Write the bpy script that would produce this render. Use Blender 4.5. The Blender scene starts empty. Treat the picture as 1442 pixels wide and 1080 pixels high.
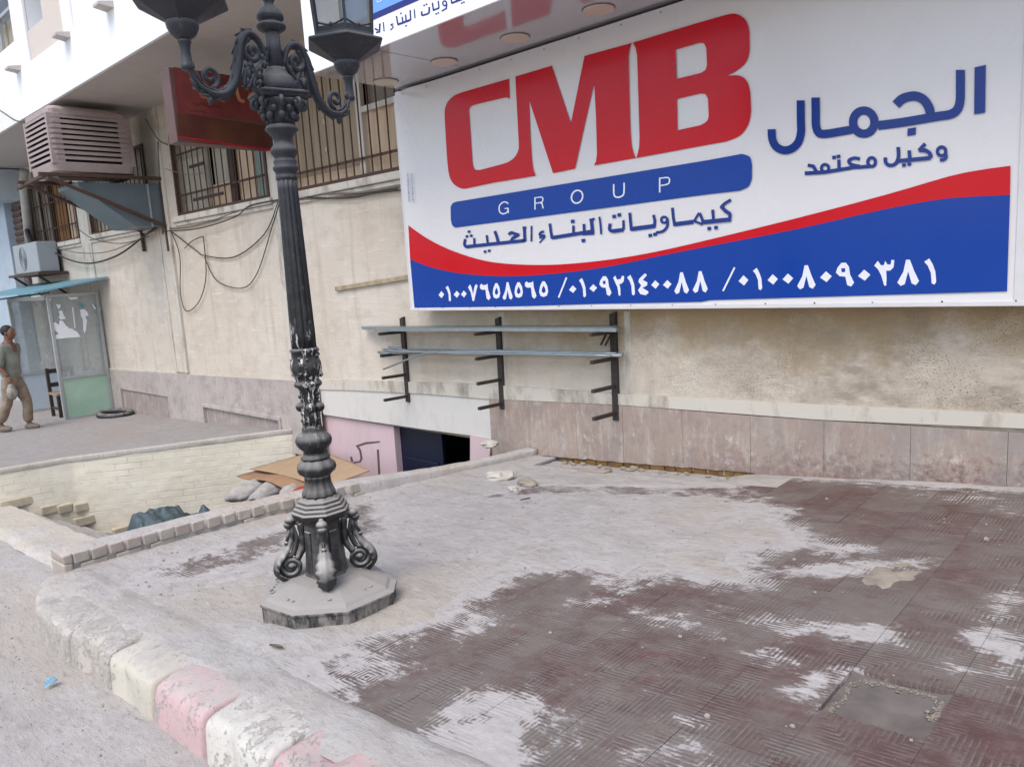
import bpy, bmesh, math, random
import numpy as np
from mathutils import Vector, noise
from mathutils.geometry import tessellate_polygon
random.seed(7)
sc = bpy.context.scene
COL = sc.collection
R = math.radians
EYE = 1.6                      # camera height above the scene's zero level
WALL = 5.2                     # distance from the camera to the facade plane
# ---------------------------------------------------------------- camera
FPX = 1072.0
# view axes (orthonormal, measured from the vanishing points of facade and posts)
def _axes():
    P = np.array([721., 540.])
    d = np.array([1150 - P[0], 7500 - P[1], FPX]); d /= np.linalg.norm(d)
    L = np.array([-430 - P[0], 447 - P[1], FPX]); L -= L.dot(d) * d; L /= np.linalg.norm(L)
    N = np.cross(L, d)
    if N[2] < 0: N = -N
    return np.array([-L, N, -d])
RM = _axes()
cam_d = bpy.data.cameras.new('camera'); cam = bpy.data.objects.new('camera', cam_d); COL.objects.link(cam)
from mathutils import Matrix
M = Matrix(((RM[0][0], -RM[0][1], -RM[0][2], 0), (RM[1][0], -RM[1][1], -RM[1][2], 0),
            (RM[2][0], -RM[2][1], -RM[2][2], EYE), (0, 0, 0, 1)))
cam.matrix_world = M
cam_d.sensor_width = 36; cam_d.lens = FPX / 1442 * 36; cam_d.clip_start = 0.05; cam_d.clip_end = 500
sc.camera = cam
# ---------------------------------------------------------------- light
WLD = bpy.data.worlds.new('World'); sc.world = WLD; WLD.use_nodes = True
wn = WLD.node_tree; bg = wn.nodes['Background']
sky = wn.nodes.new('ShaderNodeTexSky'); sky.sky_type = 'NISHITA'; sky.sun_disc = False
SUN_EL, SUN_AZ = 56, 165       # the sun stands behind the camera, veiled
sky.sun_elevation = R(SUN_EL); sky.sun_rotation = R(SUN_AZ); sky.air_density = 1.2; sky.dust_density = 2.2; sky.ozone_density = 1.0
wn.links.new(sky.outputs[0], bg.inputs[0]); bg.inputs[1].default_value = 0.15
sd = bpy.data.lights.new('sun', 'SUN'); sd.energy = 1.05; sd.angle = R(36); sd.color = (1.0, 0.945, 0.875)
sun = bpy.data.objects.new('sun', sd); COL.objects.link(sun)
sdir = Vector((math.sin(R(SUN_AZ)) * math.cos(R(SUN_EL)), math.cos(R(SUN_AZ)) * math.cos(R(SUN_EL)), math.sin(R(SUN_EL))))
sun.rotation_euler = sdir.to_track_quat('Z', 'Y').to_euler(); sun.location = (0, 0, 20)
sc.view_settings.view_transform = 'Standard'; sc.view_settings.look = 'None'
sc.view_settings.exposure = 0.74; sc.view_settings.gamma = 1.0; sc.view_settings.use_curve_mapping = False

# ---------------------------------------------------------------- measuring helpers
def ray(x, y):
    return RM @ np.array([x - 721., y - 540., FPX])
def wp(x, y, Y=WALL):                     # point of a vertical plane parallel to the facade
    r = ray(x, y); r = r * (Y / r[1]); return Vector((r[0], Y, r[2] + EYE))
def xp(x, y, X):                          # point of a vertical plane square to the facade
    r = ray(x, y); r = r * (X / r[0]); return Vector((X, r[1], r[2] + EYE))
def zp(x, y, z):
    r = ray(x, y); r = r * ((z - EYE) / r[2]); return Vector((r[0], r[1], z))
KX = [-60, -40, -15.1, -11.3, -9.05, -4.72, -3.74, -2.5, -.81, 6, 30]
KZ = [-3.9, -3.0, -2.26, -2.10, -1.97, -1.77, -1.71, -1.63, -1.48, -1.0, 0.2]
def g(X): return float(np.interp(X, KX, KZ)) + EYE
def gp(x, y, dz=0.0):
    r = ray(x, y); lo, hi = 1e-4, .2
    for _ in range(50):
        m = (lo + hi) / 2; q = r * m
        if q[2] + EYE < g(q[0]) + dz: hi = m
        else: lo = m
    return Vector(r * lo) + Vector((0, 0, EYE))

# ---------------------------------------------------------------- object helpers
def tag(o, label=None, cat=None, group=None, kind=None):
    if label: o['label'] = label
    if cat: o['category'] = cat
    if group: o['group'] = group
    if kind: o['kind'] = kind
    return o
def empty(name, loc=(0, 0, 0), rz=0, **k):
    o = bpy.data.objects.new(name, None); COL.objects.link(o); o.location = loc; o.rotation_euler = (0, 0, rz)
    o.empty_display_size = .1
    return tag(o, **k)
def wm(o):
    m = o.matrix_parent_inverse @ Matrix.LocRotScale(o.location, o.rotation_euler, o.scale) if o.parent else Matrix.LocRotScale(o.location, o.rotation_euler, o.scale)
    return wm(o.parent) @ m if o.parent else m
def link(name, me, mat=None, parent=None, world=True):
    o = bpy.data.objects.new(name, me); COL.objects.link(o)
    if mat: 
        for m in (mat if isinstance(mat, (list, tuple)) else [mat]): me.materials.append(m)
    if parent:
        o.parent = parent
        if world:                         # geometry is given in world coordinates
            o.matrix_parent_inverse = wm(parent).inverted()
    return o
class MB:
    def __init__(s): s.v = []; s.f = []; s.mi = []; s.cur = 0; s.sm = []; s.smooth = False
    def add(s, vs, fs):
        b = len(s.v); s.v += [tuple(v) for v in vs]; s.f += [tuple(b + i for i in f) for f in fs]
        s.mi += [s.cur] * len(fs); s.sm += [s.smooth] * len(fs); return s
    def box(s, a, b, jit=0):
        x0, y0, z0 = a; x1, y1, z1 = b
        vs = [(x, y, z) for z in (z0, z1) for y in (y0, y1) for x in (x0, x1)]
        if jit: vs = [tuple(c + random.uniform(-jit, jit) for c in v) for v in vs]
        return s.add(vs, [(0, 2, 3, 1), (4, 5, 7, 6), (0, 1, 5, 4), (2, 6, 7, 3), (0, 4, 6, 2), (1, 3, 7, 5)])
    def hexa(s, bot, top):                # two loops of equal length
        n = len(bot); fs = [tuple(range(n))[::-1], tuple(range(n, 2 * n))]
        fs += [(i, (i + 1) % n, n + (i + 1) % n, n + i) for i in range(n)]
        return s.add(list(bot) + list(top), fs)
    def bar(s, p, q, w, h=None, up=Vector((0, 0, 1))):
        p, q = Vector(p), Vector(q); h = h or w; d = (q - p).normalized()
        a = d.cross(up)
        if a.length < 1e-3: a = d.cross(Vector((1, 0, 0)))
        a.normalize(); b = a.cross(d).normalized()
        L = [(-w / 2, -h / 2), (w / 2, -h / 2), (w / 2, h / 2), (-w / 2, h / 2)]
        return s.hexa([p + a * u + b * v for u, v in L], [q + a * u + b * v for u, v in L])
    def tube(s, pts, r, n=8, cap=True):
        pts = [Vector(p) for p in pts]; m = len(pts)
        rs = list(r) if isinstance(r, (list, tuple)) else [r] * m
        ref = None; rings = []
        for i, p in enumerate(pts):
            d = (pts[min(i + 1, m - 1)] - pts[max(i - 1, 0)])
            if d.length < 1e-9: d = Vector((0, 0, 1))
            d.normalize()
            if ref is None:
                ref = d.orthogonal().normalized()
            ref = (ref - d * ref.dot(d)); ref = ref.normalized() if ref.length > 1e-6 else d.orthogonal().normalized()
            b = d.cross(ref)
            rings.append([p + (ref * math.cos(2 * math.pi * k / n) + b * math.sin(2 * math.pi * k / n)) * rs[i] for k in range(n)])
        vs = [v for rg in rings for v in rg]
        fs = [(i * n + k, i * n + (k + 1) % n, (i + 1) * n + (k + 1) % n, (i + 1) * n + k) for i in range(m - 1) for k in range(n)]
        if cap: fs += [tuple(range(n))[::-1], tuple((m - 1) * n + k for k in range(n))]
        return s.add(vs, fs)
    def lathe(s, prof, c, n=24, mod=None, rot=0, cap=True):    # prof: (r, z) bottom to top, world z
        vs = []; m = len(prof)
        for r, z in prof:
            for k in range(n):
                a = 2 * math.pi * k / n + rot; rr = r * (mod(a, z) if mod else 1)
                vs.append((c[0] + rr * math.cos(a), c[1] + rr * math.sin(a), z))
        fs = [(i * n + k, i * n + (k + 1) % n, (i + 1) * n + (k + 1) % n, (i + 1) * n + k) for i in range(m - 1) for k in range(n)]
        if cap: fs += [tuple(range(n))[::-1], tuple((m - 1) * n + k for k in range(n))]
        return s.add(vs, fs)
    def ball(s, c, r, n=10, m=6, sq=(1, 1, 1)):
        vs = []; fs = []
        for i in range(m + 1):
            t = math.pi * i / m
            for k in range(n):
                a = 2 * math.pi * k / n
                vs.append((c[0] + r * sq[0] * math.sin(t) * math.cos(a), c[1] + r * sq[1] * math.sin(t) * math.sin(a), c[2] - r * sq[2] * math.cos(t)))
        for i in range(m):
            for k in range(n): fs.append((i * n + k, i * n + (k + 1) % n, (i + 1) * n + (k + 1) % n, (i + 1) * n + k))
        return s.add(vs, fs)
    def grid(s, nu, nv, fn):
        vs = [fn(i / (nu), j / (nv)) for j in range(nv + 1) for i in range(nu + 1)]
        fs = [(j * (nu + 1) + i, j * (nu + 1) + i + 1, (j + 1) * (nu + 1) + i + 1, (j + 1) * (nu + 1) + i) for j in range(nv) for i in range(nu)]
        return s.add(vs, fs)
    def build(s, name, mat=None, parent=None, bevel=0, sub=0, **k):
        me = bpy.data.meshes.new(name); me.from_pydata(s.v, [], s.f)
        me.polygons.foreach_set('material_index', s.mi); me.polygons.foreach_set('use_smooth', s.sm); me.update()
        bm = bmesh.new(); bm.from_mesh(me)
        bmesh.ops.remove_doubles(bm, verts=bm.verts, dist=1e-6)
        bmesh.ops.recalc_face_normals(bm, faces=bm.faces); bm.to_mesh(me); bm.free()
        o = link(name, me, mat, parent)
        if bevel:
            b = o.modifiers.new('bevel', 'BEVEL'); b.width = bevel; b.segments = 2; b.limit_method = 'ANGLE'
        if sub:
            q = o.modifiers.new('sub', 'SUBSURF'); q.levels = sub; q.render_levels = sub
        return tag(o, **k)
def box(name, a, b, mat, parent=None, bevel=0, jit=0, **k):
    m = MB(); m.box(a, b, jit); return m.build(name, mat, parent, bevel, **k)
def smooth(pts, n=6, closed=False):
    pts = [Vector(p) for p in pts]; out = []; m = len(pts)
    for i in range(m - (0 if closed else 1)):
        p0 = pts[(i - 1) % m] if closed or i > 0 else pts[0]
        p1 = pts[i]; p2 = pts[(i + 1) % m]
        p3 = pts[(i + 2) % m] if closed or i + 2 < m else pts[-1]
        for k in range(n):
            t = k / n
            out.append(0.5 * ((2 * p1) + (p2 - p0) * t + (2 * p0 - 5 * p1 + 4 * p2 - p3) * t * t + (3 * p1 - p0 - 3 * p2 + p3) * t ** 3))
    if not closed: out.append(pts[-1])
    return out

# ---------------------------------------------------------------- materials
def srgb(h):
    h = h.lstrip('#'); c = [int(h[i:i + 2], 16) / 255 for i in (0, 2, 4)]
    return tuple((v / 12.92 if v <= .04045 else ((v + .055) / 1.055) ** 2.4) for v in c)
class NT:
    def __init__(s, name):
        s.m = bpy.data.materials.new(name); s.m.use_nodes = True; s.t = s.m.node_tree; s.b = s.t.nodes['Principled BSDF']
        s.tc = s.t.nodes.new('ShaderNodeNewGeometry').outputs['Position']
    def n(s, ty, **k):
        o = s.t.nodes.new(ty)
        for a, v in k.items():
            if a.startswith('i_'): o.inputs[a[2:].replace('_', ' ')].default_value = v
            else: setattr(o, a, v)
        return o
    def l(s, a, b): s.t.links.new(a, b)
    def val(s, x):
        return x
    def noise(s, scale, det=6, rough=.6, vec=None, dist=0, stretch=None):
        o = s.n('ShaderNodeTexNoise', i_Scale=scale, i_Detail=det, i_Roughness=rough, i_Distortion=dist)
        v = vec or s.tc
        if stretch:
            mp = s.n('ShaderNodeMapping'); mp.inputs['Scale'].default_value = stretch; s.l(v, mp.inputs[0]); v = mp.outputs[0]
        s.l(v, o.inputs['Vector']); return o.outputs['Fac']
    def ramp(s, fac, a, b, interp='LINEAR', ca=0., cb=1.):
        o = s.n('ShaderNodeMapRange', i_From_Min=a, i_From_Max=b, i_To_Min=ca, i_To_Max=cb)
        o.interpolation_type = 'SMOOTHSTEP' if interp == 'S' else 'LINEAR'
        s.l(fac, o.inputs['Value']); return o.outputs[0]
    def math(s, op, a, b=0.0, c=None):
        o = s.n('ShaderNodeMath', operation=op)
        for i, x in enumerate((a, b) if c is None else (a, b, c)):
            if isinstance(x, (int, float)): o.inputs[i].default_value = x
            else: s.l(x, o.inputs[i])
        return o.outputs[0]
    def mix(s, f, a, b):
        o = s.n('ShaderNodeMix', data_type='RGBA')
        for i, x in zip((0, 6, 7), (f, a, b)):
            if isinstance(x, (int, float)): o.inputs[i].default_value = x
            elif isinstance(x, tuple): o.inputs[i].default_value = (*x[:3], 1)
            else: s.l(x, o.inputs[i])
        return o.outputs[2]
    def col(s, c, rough=.8, metal=0.):
        if isinstance(c, tuple): s.b.inputs['Base Color'].default_value = (*c[:3], 1)
        else: s.l(c, s.b.inputs['Base Color'])
        if isinstance(rough, (int, float)): s.b.inputs['Roughness'].default_value = rough
        else: s.l(rough, s.b.inputs['Roughness'])
        s.b.inputs['Metallic'].default_value = metal
        return s
    def bump(s, h, dist=.01, strength=1.):
        o = s.n('ShaderNodeBump', i_Strength=strength, i_Distance=dist); s.l(h, o.inputs['Height']); s.l(o.outputs[0], s.b.inputs['Normal']); return s
    def xyz(s):
        o = s.n('ShaderNodeSeparateXYZ'); s.l(s.tc, o.inputs[0]); return o.outputs
    def up(s):                             # how far a face looks upward
        gm = s.n('ShaderNodeNewGeometry'); o = s.n('ShaderNodeSeparateXYZ'); s.l(gm.outputs['Normal'], o.inputs[0]); return o.outputs[2]
DUST = srgb('b9b2ac'); DUSTW = srgb('c3bfbe')
def simple(name, c, rough=.7, metal=0, var=.12, scale=6, bump=.002, bscale=60, dusty=0., c2=None, st=None):
    m = NT(name)
    n1 = m.noise(scale, 6, .6, stretch=st)
    dk = c2 or tuple(x * (1 - 2.2 * var) for x in c)
    col = m.mix(m.ramp(n1, .3, .7), dk, c)
    if dusty:
        f = m.math('MULTIPLY', m.ramp(m.up(), .05, .8), m.ramp(m.noise(9, 6, .7), .25, .6)); f = m.math('MULTIPLY', f, dusty)
        col = m.mix(f, col, DUST)
    m.col(col, rough, metal)
    if bump: m.bump(m.noise(bscale, 4, .6), bump, .8)
    return m.m
# ================================================================ materials of the place
def m_plaster():
    m = NT('facade_plaster'); X = m.xyz()
    big = m.noise(.9, 7, .62); mid = m.noise(3.5, 8, .65, stretch=(1, 1, 1.6)); fine = m.noise(28, 6, .7)
    c = m.mix(m.ramp(big, .35, .65), srgb('c4b8a9'), srgb('cec5b9'))
    c = m.mix(m.math('MULTIPLY', m.ramp(mid, .48, .66), .28), c, srgb('9d9282'))
    streak = m.noise(2.2, 6, .6, stretch=(3.5, 1, .35))
    c = m.mix(m.math('MULTIPLY', m.ramp(streak, .52, .7), .4), c, srgb('a4968a'))
    scr = m.noise(5, 8, .75, stretch=(.5, 1, 3.5))
    c = m.mix(m.math('MULTIPLY', m.ramp(scr, .57, .64), .45), c, srgb('e2dcd0'))
    # the right half below the sign is browner, greyer and more worn
    rt = m.ramp(X[0], -4.6, -1.5, 'S')
    brown = m.math('MULTIPLY', m.ramp(m.math('ADD', X[2], m.math('MULTIPLY', m.math('SUBTRACT', m.noise(1.9, 9, .75), .5), 1.3)), .80, 1.15), m.ramp(X[0], -7.0, -3.0, 'S'))
    brown = m.math('MULTIPLY', brown, m.ramp(X[2], 1.45, 1.3))
    c = m.mix(m.math('MULTIPLY', brown, .9), c, srgb('a38d6b'))
    gr = m.noise(2.4, 9, .78, stretch=(.8, 1, 1.5))
    c = m.mix(m.math('MULTIPLY', m.math('MULTIPLY', m.ramp(gr, .40, .62), rt), .9), c, srgb('8e8272'))
    c = m.mix(m.math('MULTIPLY', m.ramp(m.noise(1.3, 9, .75), .52, .6), m.math('MULTIPLY', rt, .6)), c, srgb('bfb4a4'))
    c = m.mix(m.math('MULTIPLY', brown, .45), c, srgb('a18a66'))
    sp = m.noise(85, 3, .6, stretch=(1, 1, 1.3)); spm = m.ramp(m.noise(2.6, 5, .7, dist=.5), .46, .6); spot = m.math('MULTIPLY', m.ramp(sp, .60, .64), m.math('MULTIPLY', spm, m.ramp(X[0], -5.0, -3.6)))
    c = m.mix(m.math('MULTIPLY', spot, .62), c, srgb('574e45'))
    low = m.math('MULTIPLY', m.ramp(X[2], .75, .3), m.ramp(m.noise(6, 7, .7), .42, .62))
    c = m.mix(m.math('MULTIPLY', m.math('MULTIPLY', low, rt), .55), c, srgb('7d766c'))
    lowl = m.math('MULTIPLY', m.ramp(X[0], -14, -19), .5)
    c = m.mix(lowl, c, srgb('a9adb0'))
    m.col(c, .92)
    h = m.math('ADD', m.math('MULTIPLY', fine, .35), m.math('ADD', m.math('MULTIPLY', scr, 1.2), m.math('MULTIPLY', spot, -.8)))
    return m.bump(h, .006, .9).m
def m_dado(name, a, b, redlow=True):
    m = NT(name); X = m.xyz(); oi = m.n('ShaderNodeObjectInfo').outputs['Random']
    big = m.noise(2.2, 8, .68); st = m.noise(7, 9, .78, stretch=(2.2, 1, .45)); sp = m.noise(24, 8, .78)
    c = m.mix(m.ramp(big, .35, .65), a, b)
    c = m.mix(m.math('MULTIPLY', m.math('ADD', oi, 0), .22), c, srgb('8b7d78'))
    c = m.mix(m.math('MULTIPLY', m.ramp(st, .5, .62), .6), c, srgb('bdb3a9'))
    c = m.mix(m.math('MULTIPLY', m.ramp(m.noise(4.5, 9, .8), .5, .6), .5), c, srgb('867c79'))
    c = m.mix(m.math('MULTIPLY', m.ramp(m.noise(9, 9, .8, stretch=(1, 1, .6)), .58, .63), .55), c, srgb('cbc5c1'))
    if redlow:
        zz = m.math('SUBTRACT', X[2], m.math('MULTIPLY', X[0], .075))
        red = m.math('MULTIPLY', m.ramp(m.math('ADD', zz, m.math('MULTIPLY', m.math('SUBTRACT', sp, .5), 1.1)), .34, .12), m.ramp(X[0], -3.6, -1.8))
        c = m.mix(m.math('MULTIPLY', red, .85), c, srgb('6b4b46'))
        gr = m.math('MULTIPLY', m.ramp(m.noise(3.1, 9, .75), .40, .58), m.ramp(X[0], -3.2, -.9))
        c = m.mix(m.math('MULTIPLY', gr, .6), c, srgb('8d8a88'))
    c = m.mix(m.math('MULTIPLY', m.ramp(sp, .64, .7), .7), c, srgb('ddd8d2'))
    m.col(c, .85); return m.bump(m.math('ADD', sp, st), .004, .7).m
def m_white(name, c=(.62, .60, .57), grime='8a8175', amt=.5):
    m = NT(name); a = m.noise(3, 8, .68, stretch=(1.5, 1, .6)); b = m.noise(30, 5, .7)
    k = m.mix(m.math('MULTIPLY', m.ramp(a, .5, .72), amt), c, srgb(grime))
    k = m.mix(m.math('MULTIPLY', m.ramp(b, .66, .72), .4), k, srgb(grime))
    m.col(k, .8); return m.bump(m.math('ADD', a, m.math('MULTIPLY', b, .3)), .004, .7).m
def dustf(m, thick):                        # dusty relief used on the ground
    return m
def m_tile():
    m = NT('ribbed_red_paver'); X = m.xyz()
    T = .32
    def cell(x, o):
        f = m.math('FRACT', m.math('DIVIDE', m.math('SUBTRACT', x, o - 40 * T), T))   # 0 at tile edge
        return m.math('SUBTRACT', .5, m.math('ABSOLUTE', m.math('SUBTRACT', f, .5)))   # distance to nearest edge
    mx = m.math('MAXIMUM', cell(X[0], -.898), cell(X[1], 2.618))
    rib = m.math('SINE', m.math('MULTIPLY', mx, 2 * math.pi * 17))
    rib = m.ramp(rib, -.5, .5, 'S')
    att = m.n('ShaderNodeAttribute', attribute_name='dust').outputs['Fac']
    oi = m.n('ShaderNodeObjectInfo').outputs['Random']
    n1 = m.noise(3.6, 10, .78, dist=.3, stretch=(1, 1.25, 1)); n2 = m.noise(18, 9, .8, stretch=(.6, 1.5, 1)); n3 = m.noise(70, 4, .6)
    wear = m.ramp(m.noise(4.5, 7, .7), .42, .60)           # ribs worn away in places
    rib2 = m.math('MULTIPLY', rib, wear)
    film = m.math('ADD', m.math('MULTIPLY', m.noise(2.0, 8, .7), .9), m.math('MULTIPLY', oi, .14))
    base = m.mix(m.ramp(film, .44, .60), srgb('553d3a'), srgb('6c645e'))
    base = m.mix(m.math('MULTIPLY', m.ramp(n2, .5, .7), .5), base, srgb('7b6a6b'))
    base = m.mix(m.math('MULTIPLY', m.math('SUBTRACT', 1, rib2), m.math('MULTIPLY', wear, .30)), base, srgb('877e7b'))
    base = m.mix(m.math('MULTIPLY', m.ramp(m.noise(6, 7, .7), .58, .66), .45), base, srgb('643836'))
    d = m.math('ADD', att, m.math('MULTIPLY', m.math('SUBTRACT', n1, .5), 2.6))
    d = m.math('ADD', d, m.math('MULTIPLY', m.math('SUBTRACT', n2, .5), 1.7))
    d = m.math('ADD', d, m.math('MULTIPLY', rib2, -.42))
    dm = m.ramp(d, .34, .66, 'S')
    dc = m.mix(m.ramp(n2, .3, .7), srgb('98928e'), srgb('bab6b4'))
    base = m.mix(m.ramp(d, -.25, .55, cb=.40), base, srgb('877e77'))
    c = m.mix(dm, base, dc)
    c = m.mix(m.math('MULTIPLY', m.ramp(n3, .7, .74), .5), c, srgb('c9c4c0'))
    ro = m.ramp(dm, 0, 1, ca=.55, cb=.95)
    m.col(c, ro)
    h = m.math('ADD', m.math('MULTIPLY', rib2, m.math('SUBTRACT', 1, m.math('MULTIPLY', dm, .65))), m.math('MULTIPLY', n3, .35))
    h = m.math('ADD', h, m.math('MULTIPLY', dm, .45))
    return m.bump(h, .0035, 1.).m
def m_dust(name='pale_dust', a='9e9893', b='b9b5b2', warm='ada396', tire=True):
    m = NT(name); X = m.xyz()
    n0 = m.noise(.8, 6, .6); n1 = m.noise(3.5, 9, .72, stretch=(1, 2.2, 1)); n2 = m.noise(22, 8, .75, stretch=(.6, 1.6, 1)); n3 = m.noise(110, 4, .6)
    c = m.mix(m.ramp(n1, .3, .68), srgb(a), srgb(b))
    c = m.mix(m.math('MULTIPLY', m.ramp(n0, .5, .64), .7), c, srgb(warm))
    c = m.mix(m.math('MULTIPLY', m.ramp(n2, .53, .62), .5), c, srgb('8d8682'))
    fl = m.noise(60, 7, .8, stretch=(.35, 1.6, 1)); c = m.mix(m.math('MULTIPLY', m.ramp(fl, .6, .66), .55), c, srgb('7d7672'))
    c = m.mix(m.math('MULTIPLY', m.ramp(m.noise(13, 8, .8, stretch=(.5, 1.8, 1)), .58, .68), .5), c, srgb('cfcccd'))
    c = m.mix(m.math('MULTIPLY', m.ramp(m.noise(7, 8, .8, stretch=(.5, 2, 1)), .6, .66), .4), c, srgb('7f7875'))
    c = m.mix(m.math('MULTIPLY', m.ramp(n3, .68, .74), .35), c, srgb('6f6a66'))
    m.col(c, .95)
    return m.bump(m.math('ADD', m.math('ADD', m.math('MULTIPLY', n1, 2), m.math('MULTIPLY', n2, .8)), m.math('MULTIPLY', n3, .25)), .012, .8).m
def m_iron():
    m = NT('cast_iron_paint'); X = m.xyz()
    z = X[2]
    n1 = m.noise(14, 8, .7); n2 = m.noise(60, 5, .7); n4 = m.noise(26, 6, .7, stretch=(1.4, 1.4, .35))
    hi = m.ramp(z, 1.6, 2.3); lo = m.ramp(z, .75, .35); 
    c = m.mix(m.ramp(n1, .35, .65), srgb('0b0c0e'), srgb('191a1d'))
    c = m.mix(m.math('MULTIPLY', hi, .7), c, srgb('32353e'))
    dustm = m.math('MULTIPLY', m.ramp(m.math('ADD', m.up(), m.math('MULTIPLY', n1, .5)), .25, .9), m.math('ADD', .34, m.math('MULTIPLY', lo, .6)))
    c = m.mix(m.math('MULTIPLY', lo, .45), c, srgb('403f40'))
    c = m.mix(m.math('MULTIPLY', m.ramp(m.noise(45, 6, .75), .58, .66), .35), c, srgb('6b6866'))
    c = m.mix(dustm, c, srgb('a7a29d'))
    # white paint splashes half way up the shaft
    band = m.math('MULTIPLY', m.ramp(z, .78, .95), m.ramp(z, 1.42, 1.28))
    sp = m.math('MULTIPLY', m.ramp(n4, .56, .59), band)
    c = m.mix(sp, c, srgb('d5d3d0'))
    m.col(c, m.ramp(n1, .3, .7, ca=.40, cb=.70), 0.0)
    return m.bump(m.math('ADD', m.math('MULTIPLY', n1, .8), m.math('ADD', m.math('MULTIPLY', n2, .4), sp)), .003, .8).m
def m_print(name, c, rough=.22):
    m = NT(name); n = m.noise(5, 4, .6)
    m.col(m.mix(m.math('MULTIPLY', m.ramp(n, .3, .7), .08), c, tuple(min(1, x * 1.2 + .01) for x in c)), m.ramp(m.noise(2.2, 5, .6), .3, .7, ca=rough - .06, cb=rough + .1))
    m.b.inputs['Specular IOR Level'].default_value = .25; m.b.inputs['Coat Weight'].default_value = .10; m.b.inputs['Coat Roughness'].default_value = .12
    return m.bump(m.noise(1.6, 2, .5), .012, .35).m
def m_kerb(name, paint, peel=.5):
    m = NT(name); n1 = m.noise(7, 8, .72); n2 = m.noise(35, 6, .7)
    con = m.mix(m.ramp(n2, .3, .7), srgb('8f8a84'), srgb('b7b2ac'))
    f = m.ramp(m.math('ADD', n1, m.math('MULTIPLY', m.math('SUBTRACT', n2, .5), .8)), peel - .02, peel + .02)
    c = m.mix(f, paint, con)
    up = m.math('MULTIPLY', m.ramp(m.up(), .55, .95), m.ramp(m.noise(5, 9, .78), .38, .56))
    c = m.mix(m.math('MULTIPLY', up, .92), c, srgb('b2aca6'))
    c = m.mix(m.ramp(m.noise(2.2, 6, .6), .35, .7, cb=.4), c, srgb('aea79e'))
    gr = m.ramp(m.noise(12, 7, .75, stretch=(1, 1, 2)), .55, .7); c = m.mix(m.math('MULTIPLY', gr, .45), c, srgb('938a80'))
    c = m.mix(m.math('MULTIPLY', m.ramp(m.noise(45, 4, .6), .64, .7), .5), c, srgb('6f6862'))
    m.col(c, .88); return m.bump(m.math('SUBTRACT', n2, m.math('MULTIPLY', f, .6)), .006, .8).m
def m_glass(name='glass', tint=(.75, .8, .8), alpha=.35, rough=.06):
    m = NT(name); b = m.b; n = m.noise(4, 6, .7)
    b.inputs['Base Color'].default_value = (*tint, 1); b.inputs['Roughness'].default_value = rough
    m.l(m.ramp(n, .3, .7, ca=alpha - .12, cb=alpha + .15), b.inputs['Alpha']); return m.m
PL = m_plaster()
DADO = m_dado('pinkish_stone_cladding', srgb('9a867c'), srgb('ab9d92'))
DADOL = m_dado('grey_dado_render', srgb('a59d99'), srgb('b8afaa'), False)
WHITEB = m_white('white_band_paint', (.56, .52, .46), '7d7263', .95); WHITEP = m_white('white_wash', (.60, .58, .55), 'a79c90', .35)
CANW = m_white('canopy_white_paint', (.80, .81, .83), 'b9b6b4', .3); CANB = m_white('balcony_beige', srgb('cdc3ba'), 'b5aaa0', .3)
SOFF = m_white('soffit_grey_paint', srgb('bbb4ae'), '9c958f', .3)
PINK = m_white('pink_wall_paint', srgb('c8b0b4'), 'a89a9b', .5)
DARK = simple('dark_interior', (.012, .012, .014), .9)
NAVY = simple('navy_door_paint', srgb('060f2a'), .5, var=.05)
TILE = m_tile(); DUSTM = m_dust(); STREET = m_dust('street_dust', 'a19b97', 'b8b3b0', 'aca296'); FORE = m_dust('forecourt_concrete', '8c8784', '9d9896', '958c84')
BED = simple('mortar_bed', srgb('8d8680'), .95); CEM = simple('cement_patch', srgb('5c5552'), .9, scale=9, c2=srgb('756c67'))
PALEC = simple('pale_cement', srgb('a39a8a'), .95, scale=14, c2=srgb('82796e'), bump=.006)
IRON = m_iron()
BRICKM = simple('dusty_brick', srgb('b0a89e'), .95, scale=9, c2=srgb('9f968c'), bump=.006, dusty=.9); JDUST = simple('joint_dust', srgb('a19a98'), .95, c2=srgb('8a8280'))
BRICKR = simple('dusty_red_brick', srgb('a3948c'), .95, scale=9, c2=srgb('a59a92'), bump=.006, dusty=.8)
JOINT = simple('dark_mortar', srgb('6b635d'), .95)
CREAM = None
def m_cream():
    m = NT('cream_painted_brick'); X = m.xyz()
    br = m.n('ShaderNodeTexBrick', i_Scale=1.0, i_Mortar_Size=.006, i_Brick_Width=.25, i_Row_Height=.085, i_Mortar_Smooth=.6)
    cb = m.n('ShaderNodeCombineXYZ'); m.l(X[1], cb.inputs[0]); m.l(X[2], cb.inputs[1]); m.l(cb.outputs[0], br.inputs['Vector'])
    n1 = m.noise(2.4, 8, .68); n2 = m.noise(16, 7, .7)
    c = m.mix(m.ramp(n1, .32, .66), srgb('d2cab8'), srgb('e0dacb'))
    c = m.mix(m.math('MULTIPLY', m.ramp(n2, .6, .7), .5), c, srgb('9f978a'))
    c = m.mix(m.math('MULTIPLY', m.math('MULTIPLY', br.outputs['Fac'], m.ramp(m.noise(1.6, 6, .7), .45, .6)), .12), c, srgb('8d8473'))
    m.col(c, .9); m.bump(m.math('SUBTRACT', m.math('MULTIPLY', n2, .6), m.math('MULTIPLY', m.math('MULTIPLY', br.outputs['Fac'], m.ramp(m.noise(1.6, 6, .7), .42, .6)), .45)), .010, .9); return m.m
CREAM = m_cream()
RUST = simple('rusty_steel', srgb('543d33'), .75, var=.2, scale=20); STEELD = simple('dark_brown_steel', srgb('3c3431'), .6, var=.15, scale=20)
ZINC = simple('galvanised_steel', srgb('9aa3a6'), .38, .6, var=.1, scale=14)
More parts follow.
